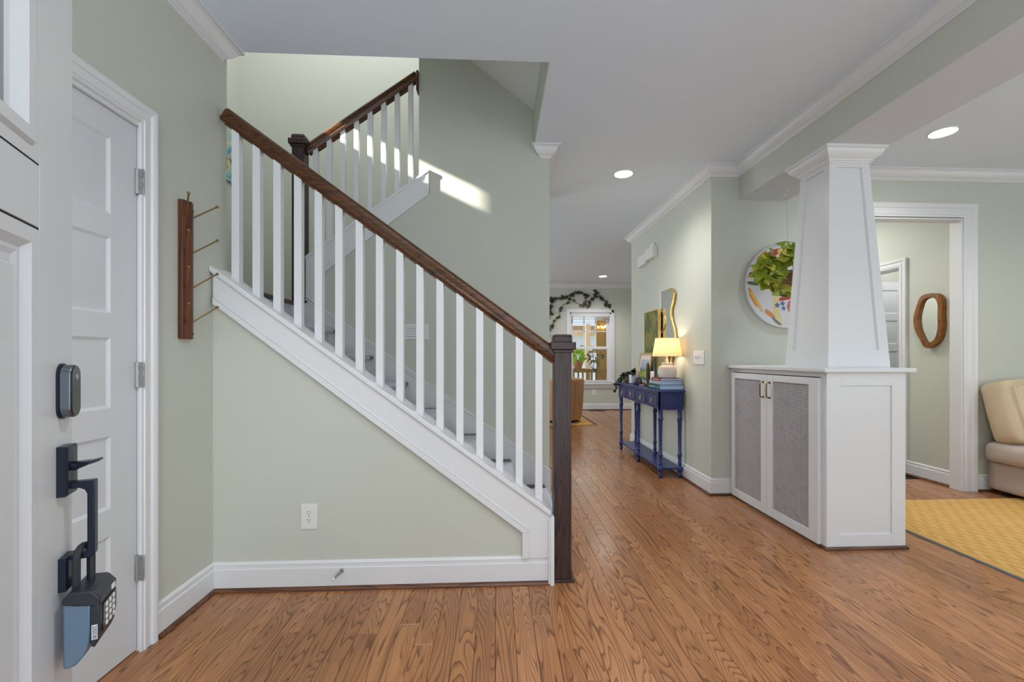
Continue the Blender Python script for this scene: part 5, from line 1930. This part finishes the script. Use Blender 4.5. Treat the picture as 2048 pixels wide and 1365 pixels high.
# ------------------------------------------------------------------ far window, garland, chair, far rug, register
win = thing('window_1', 'white double-hung window with raised blind in the far wall', 'window', (2.05, FAR_D, 0.6), kind='structure')
mb = MB()
cw = 0.075
mb.box(WX0 - cw, WX0, FAR_D - 0.02, FAR_D, WZ0 - 0.02, WZ1 + cw)
mb.box(WX1, WX1 + cw, FAR_D - 0.02, FAR_D, WZ0 - 0.02, WZ1 + cw)
mb.box(WX0, WX1, FAR_D - 0.02, FAR_D, WZ1, WZ1 + cw)
part('window_casing', mb, M_TRIM, win, 0.002)
part('sill', MB().box(WX0 - cw - 0.02, WX1 + cw + 0.02, FAR_D - 0.055, FAR_D + 0.02, WZ0 - 0.045, WZ0 - 0.015), M_TRIM, win, 0.004)
part('apron', MB().box(WX0 - cw, WX1 + cw, FAR_D - 0.018, FAR_D, WZ0 - 0.125, WZ0 - 0.045), M_TRIM, win, 0.003)
mb = MB()
mb.box(WX0, WX0 + 0.03, FAR_D, FAR_D + 0.14, WZ0 - 0.015, WZ1)
mb.box(WX1 - 0.03, WX1, FAR_D, FAR_D + 0.14, WZ0 - 0.015, WZ1)
mb.box(WX0, WX1, FAR_D, FAR_D + 0.14, WZ1 - 0.03, WZ1)
mb.box(WX0, WX1, FAR_D + 0.02, FAR_D + 0.14, WZ0 - 0.015, WZ0)
part('window_jamb', mb, M_TRIM, win)


def sash(z0, z1, yf, label_cols, rows):
    mb = MB()
    fw = 0.045
    x0_, x1_ = WX0 + 0.03, WX1 - 0.03
    mb.box(x0_, x0_ + fw, yf, yf + 0.035, z0, z1)
    mb.box(x1_ - fw, x1_, yf, yf + 0.035, z0, z1)
    mb.box(x0_ + fw, x1_ - fw, yf, yf + 0.035, z0, z0 + fw)
    mb.box(x0_ + fw, x1_ - fw, yf, yf + 0.035, z1 - fw, z1)
    s_ = part('sash', mb, M_TRIM, win, 0.002)
    mb = MB()
    gx0, gx1, gz0, gz1 = x0_ + fw, x1_ - fw, z0 + fw, z1 - fw
    for i in range(1, label_cols):
        xm = gx0 + (gx1 - gx0) * i / label_cols
        mb.box(xm - 0.010, xm + 0.010, yf + 0.008, yf + 0.026, gz0, gz1)
    for i in range(1, rows):
        zm = gz0 + (gz1 - gz0) * i / rows
        mb.box(gx0, gx1, yf + 0.008, yf + 0.026, zm - 0.010, zm + 0.010)
    if mb.v:
        part('muntins', mb, M_TRIM, s_)
    for i in range(label_cols):
        for j in range(rows):
            xa_, xb_ = gx0 + (gx1 - gx0) * i / label_cols, gx0 + (gx1 - gx0) * (i + 1) / label_cols
            za_, zb_ = gz0 + (gz1 - gz0) * j / rows, gz0 + (gz1 - gz0) * (j + 1) / rows
            part('pane', MB().box(xa_, xb_, yf + 0.015, yf + 0.019, za_, zb_), M_GLASS, s_)


sash(WZ0, 1.365, FAR_D + 0.045, 1, 1)
sash(1.335, WZ1 - 0.03, FAR_D + 0.085, 3, 2)
bl = thing('window_blind', 'white slatted blind drawn up at the top of the far window', 'blind', (2.05, FAR_D + 0.02, 2.0))
part('headrail', MB().box(WX0 + 0.032, WX1 - 0.032, FAR_D + 0.002, FAR_D + 0.042, WZ1 - 0.09, WZ1 - 0.032), M_PLASTIC, bl, 0.003)
for i in range(6):
    z = WZ1 - 0.10 - i * 0.013
    part('slat', MB().box(WX0 + 0.035, WX1 - 0.035, FAR_D + 0.004, FAR_D + 0.040, z - 0.004, z), M_PLASTIC, bl)
part('pull_cord', MB().tube([(WX1 - 0.06, FAR_D + 0.0, WZ1 - 0.07), (WX1 - 0.10, FAR_D - 0.004, WZ1 - 0.11), (WX1 - 0.17, FAR_D - 0.004, WZ1 - 0.08), (WX1 - 0.17, FAR_D - 0.002, WZ1 - 0.15), (WX1 - 0.05, FAR_D - 0.002, WZ1 - 0.14)], 0.006, 5), M_STEEL, bl)

# climbing garland of dried leaves
gar = thing('leaf_garland', 'dark trailing leaf vine climbing the wall around the far window', 'vine', (1.7, FAR_D - 0.01, 2.4))
runs = [[(1.05, 2.30), (1.25, 2.40), (1.54, 2.46), (1.66, 2.50), (1.78, 2.58), (1.86, 2.55), (1.94, 2.47), (1.93, 2.36), (1.92, 2.27), (1.99, 2.26), (2.05, 2.38), (2.12, 2.45), (2.164, 2.60), (2.19, 2.46), (2.25, 2.45), (2.36, 2.36), (2.45, 2.28), (2.50, 2.16)],
        [(1.0, 2.45), (1.14, 2.44), (1.20, 2.30), (1.15, 2.20), (1.20, 2.1), (1.14, 1.98)],
        [(1.60, 2.44), (1.58, 2.34), (1.45, 2.28), (1.36, 2.18), (1.38, 2.08), (1.30, 1.96), (1.22, 1.84), (1.12, 1.75)],
        [(1.58, 2.42), (1.70, 2.34), (1.83, 2.28), (1.92, 2.27)], [(1.05, 1.9), (1.13, 1.70), (1.14, 1.55), (1.12, 1.30)]]
rw = random.Random(3)
gleaf = [leaf_mesh('leaf', 0.075, 0.072, 0.3, 0.2, M_IVY), leaf_mesh('leaf', 0.075, 0.060, 0.3, 0.2, M_DRY)]
for ri, rn_ in enumerate(runs):
    part('stem', MB().tube([(p[0], FAR_D - 0.012, p[1]) for p in rn_], 0.005, 5), M_STEM, gar)
    dens = (0.030, 0.035, 0.055, 0.10, 0.05)[ri]
    for a_, b2 in zip(rn_, rn_[1:]):
        L_ = math.hypot(b2[0] - a_[0], b2[1] - a_[1])
        for _ in range(max(1, int(L_ / dens))):
            t = rw.random()
            q = (a_[0] + (b2[0] - a_[0]) * t + rw.uniform(-.02, .02), FAR_D - 0.02 - rw.random() * 0.02, a_[1] + (b2[1] - a_[1]) * t + rw.uniform(-.02, .02))
            o = bpy.data.objects.new('leaf', gleaf[0 if rw.random() < 0.72 else 1])
            COL.objects.link(o)
            o.parent = gar
            o.matrix_parent_inverse = ROOT_M[gar.name].inverted()
            s_ = rw.uniform(0.7, 1.1)
            o.matrix_basis = orient(q, (rw.uniform(-1, 1), -0.1, rw.uniform(-1, .6)), (rw.uniform(-.3, .3), -1, rw.uniform(-.3, .5))) @ Matrix.Scale(s_, 4)

# tan barrel chair seen from behind
chr_ = thing('barrel_chair', 'tan barrel swivel chair with its back turned before the far window', 'chair', (1.13, 7.75, 0))
ccx, ccy = 1.13, 7.75


def arc_shell(r0, r1, a0, a1, z0, z1, n=36, flare=0.03):
    mb = MB()
    vs_, fs = [], []
    for i in range(n + 1):
        a_ = a0 + (a1 - a0) * i / n
        for (r_, z) in ((r1 - flare, z0), (r1, z0 + 0.2), (r1 + flare, z1 - 0.03), (r1 + flare * 0.5, z1), (r0 + flare, z1), (r0 + flare * 0.3, z1 - 0.04), (r0, z0)):
            vs_.append((ccx + r_ * cos(a_), ccy + r_ * sin(a_), z))
    k = 7
    for i in range(n):
        for j in range(k):
            fs.append((i * k + j, i * k + (j + 1) % k, (i + 1) * k + (j + 1) % k, (i + 1) * k + j))
    fs += [tuple(range(k)), tuple(range(n * k, n * k + k))]
    mb.add(vs_, fs)
    return mb


part('barrel_back', arc_shell(0.32, 0.42, radians(150), radians(400), 0.06, 0.765), M_CHAIR, chr_, sharp=50)
part('seat', MB().lathe([(0.30, 0.08), (0.33, 0.12), (0.33, 0.40), (0.30, 0.44), (0.0, 0.45)], (ccx, ccy, 0), 32), M_CHAIR, chr_)
part('swivel_base', MB().lathe([(0.33, 0.012), (0.33, 0.06)], (ccx, ccy, 0), 32), M_BLACK, chr_)
seam = MB()
for a_ in (radians(262), radians(300), radians(222)):
    seam.tube([(ccx + 0.392 * cos(a_), ccy + 0.392 * sin(a_), 0.07), (ccx + 0.421 * cos(a_), ccy + 0.421 * sin(a_), 0.27), (ccx + 0.45 * cos(a_), ccy + 0.45 * sin(a_), 0.735)], 0.004, 5)
part('piping', seam, mat('dark_tan', srgb(140, 88, 46), 0.6), chr_)
M_RUG2 = rug_mat('striped_gold_rug', srgb(196, 150, 70), srgb(222, 178, 100), srgb(90, 80, 70), 4)
frug = part('far_rug', MB().prism([(-0.8, 7.24), (1.70, 7.24), (1.68, 8.46), (-0.8, 8.6)], 'z', 0.001, 0.011), M_RUG2)
tag(frug, 'gold patterned rug under the tan barrel chair', 'rug')
part('rug_border', MB().prism([(1.655, 7.24), (1.703, 7.24), (1.683, 8.46), (1.640, 8.46)], 'z', 0.0112, 0.0125), mat('charcoal_border', srgb(86, 80, 74), 0.9), frug, label='charcoal striped border')
reg = thing('floor_register', 'dark bronze floor register below the far window', 'floor vent', (2.15, 9.20, 0))
part('frame', MB().box(1.99, 2.31, 9.14, 9.26, 0.0005, 0.006), M_TREAD, reg, 0.001)
for i in range(8):
    part('slot', MB().box(2.005 + i * 0.037, 2.030 + i * 0.037, 9.165, 9.235, 0.006, 0.0068), M_BLACK, reg)

# ------------------------------------------------------------------ porch and neighbour outside the far window
M_CREAM = mat('cream_paint', srgb(236, 214, 180), 0.6)
M_PORCHW = mat('cedar_boards', srgb(150, 116, 58), 0.7, vary=0.2, vscale=8)
struct('porch_deck', MB().box(-0.5, 6.0, 9.6, 13.0, -0.2, -0.08), mat('deck_boards', srgb(140, 110, 80), 0.7), 'porch deck outside the far window', cat='deck')
struct('porch_roof', MB().box(-0.5, 6.0, 9.55, 12.2, 2.95, 3.05), M_CREAM, 'roof over the porch outside the far window', cat='roof')
o = part('porch_post', MB().box(2.295, 2.41, 11.0, 11.12, -0.08, 2.0), M_CREAM, None, 0.004)
tag(o, 'cream porch post outside the far window', 'post')
o = part('porch_beam', MB().box(0.8, 3.6, 11.95, 12.1, 1.74, 1.89), M_CREAM)
tag(o, 'cream porch beam outside the far window', 'beam')
nb = thing('neighbour_house', 'neighbouring house with grey shingle roof outside the far window', 'house', (3, 15, 0))
part('wall', MB().box(0.5, 6.5, 14.6, 14.8, -0.1, 2.1), mat('grey_siding', srgb(176, 184, 188), 0.7), nb)
part('fascia', MB().box(0.5, 6.5, 14.3, 14.4, 2.07, 2.20), mat('brown_fascia', srgb(140, 108, 74), 0.7), nb)
for i in range(9):
    y = 14.3 + i * 0.22
    z = 2.21 + i * 0.11
    part('shingle_course', MB().frustum([(0.5, y, z), (6.5, y, z), (6.5, y + .3, z + .13), (0.5, y + .3, z + .13)], [(0.5, y, z + .03), (6.5, y, z + .03), (6.5, y + .3, z + .14), (0.5, y + .3, z + .14)]), mat('shingle_%d' % i, srgb(158 + 10 * (i % 3), 164 + 10 * (i % 3), 174 + 10 * (i % 3)), 0.8), nb)
o = thing('porch_side_wall', 'cedar board wall at the right side of the porch', 'wall', (2.8, 10.4, 0))
for i in range(4):
    part('board', MB().box(2.66 + i * 0.22, 2.875 + i * 0.22, 11.4, 11.44, -0.08, 2.8), M_PORCHW, o)
sl = thing('string_lights', 'glowing string lights under the porch roof', 'string lights', (2.8, 11.39, 1.9))
part('cable', MB().tube([(2.66, 11.39, 2.02), (2.78, 11.38, 1.965), (2.92, 11.38, 1.96), (3.1, 11.39, 2.0)], 0.005, 5), M_BLACK, sl)
for bx_, bz_ in ((2.70, 1.945), (2.785, 1.955), (2.845, 1.935), (2.89, 1.965)):
    part('bulb', MB().ball((bx_, 11.37, bz_), 0.020, 8), emit('string_bulb', (1, 0.8, 0.45, 1), 12), sl)
rl_ = thing('porch_railing', 'brown wooden porch railing outside the far window', 'railing', (2.2, 10.9, 0))
M_RAILB = mat('brown_rail', srgb(126, 98, 40), 0.7, vary=0.2)
part('top_rail', MB().box(1.2, 3.2, 10.86, 10.94, 0.76, 0.85), M_RAILB, rl_, 0.004)
for px_ in (1.2, 3.2):
    part('rail_post', MB().box(px_ - .045, px_ + .045, 10.855, 10.945, -0.08, 0.90), M_RAILB, rl_)
part('bottom_rail', MB().box(1.2, 3.2, 10.87, 10.93, 0.05, 0.12), M_RAILB, rl_)
for i in range(17):
    part('picket', MB().box(1.25 + i * 0.115, 1.29 + i * 0.115, 10.88, 10.92, 0.12, 0.76), M_RAILB, rl_)
fl_ = thing('potted_shrub', 'lime green leafy shrub in terracotta pot on the porch ledge', 'plant', (2.14, 11.3, 0.85))
part('pot', MB().lathe([(0.10, 0), (0.15, 0.16), (0.16, 0.20), (0.14, 0.20)], (2.14, 11.3, 0.852), 16), mat('terracotta', srgb(170, 120, 80), 0.8), fl_)
part('shelf', MB().box(1.9, 2.4, 11.15, 11.45, 0.80, 0.852), M_RAILB, fl_)
lime = leaf_mesh('leaf', 0.10, 0.07, 0.2, 0.2, mat('lime_leaf', srgb(150, 196, 40), 0.45, vary=0.3, vscale=10))
olive = leaf_mesh('leaf', 0.085, 0.05, 0.2, 0.1, mat('olive_leaf', srgb(92, 92, 44), 0.5, vary=0.4, vscale=9))
ro = random.Random(8)


def foliage(root, c, rad, n, me):
    for _ in range(n):
        d_ = Vector((ro.gauss(0, 1), ro.gauss(0, 1), ro.gauss(0, 1))).normalized()
        q = Vector(c) + Vector((d_.x * rad[0], d_.y * rad[1], d_.z * rad[2])) * ro.uniform(0.5, 1)
        o_ = bpy.data.objects.new('leaf', me)
        COL.objects.link(o_)
        o_.parent = root
        o_.matrix_parent_inverse = ROOT_M[root.name].inverted()
        o_.matrix_basis = orient(q, d_ + Vector((ro.uniform(-.5, .5), ro.uniform(-.5, .5), ro.uniform(-.6, .3))), (ro.uniform(-.5, .5), -1, ro.uniform(0, 1))) @ Matrix.Scale(ro.uniform(.7, 1.1), 4)


foliage(fl_, (2.14, 11.3, 1.17), (0.17, 0.14, 0.16), 110, lime)
tr = thing('porch_sapling', 'small brown-leaved sapling beyond the lower window pane', 'plant', (2.49, 10.45, -0.08))
tb = Vector((2.42, 10.45, -0.08))
part('trunk', MB().tube([tb, tb + Vector((0.01, 0, .55)), tb + Vector((0, 0, .95))], [0.03, 0.022, 0.015], 8), M_STEM, tr)
for k_, ev in enumerate(((-.16, .0, 1.28), (-.07, .05, 1.36), (.06, 0, 1.38), (.12, .04, 1.24), (-.2, .05, 1.13))):
    part('branch', MB().tube([tb + Vector((0, 0, .85)), tb + Vector((ev[0] * .5, ev[1], .98)), tb + Vector(ev)], [0.012, 0.009, 0.004], 6), M_STEM, tr)
foliage(tr, tb + Vector((-.03, 0, 1.24)), (0.22, 0.10, 0.17), 60, olive)
hg_ = thing('porch_herbs', 'row of green herb tufts on the ledge seen through the upper sash', 'plant', (2.3, 11.7, 1.35))
part('ledge_box', MB().box(1.9, 2.9, 11.65, 11.8, 1.26, 1.33), M_CREAM, hg_)
for px_ in (1.93, 2.87):
    part('ledge_post', MB().box(px_ - .03, px_ + .03, 11.69, 11.75, -0.08, 1.26), M_CREAM, hg_)
grn = leaf_mesh('leaf', 0.07, 0.04, 0.2, 0.2, mat('herb_leaf', srgb(86, 140, 70), 0.5, vary=0.3, vscale=9))
for xx_ in (2.14, 2.26, 2.36, 2.58):
    foliage(hg_, (xx_, 11.7, 1.40), (0.06, 0.04, 0.06), 14, grn)
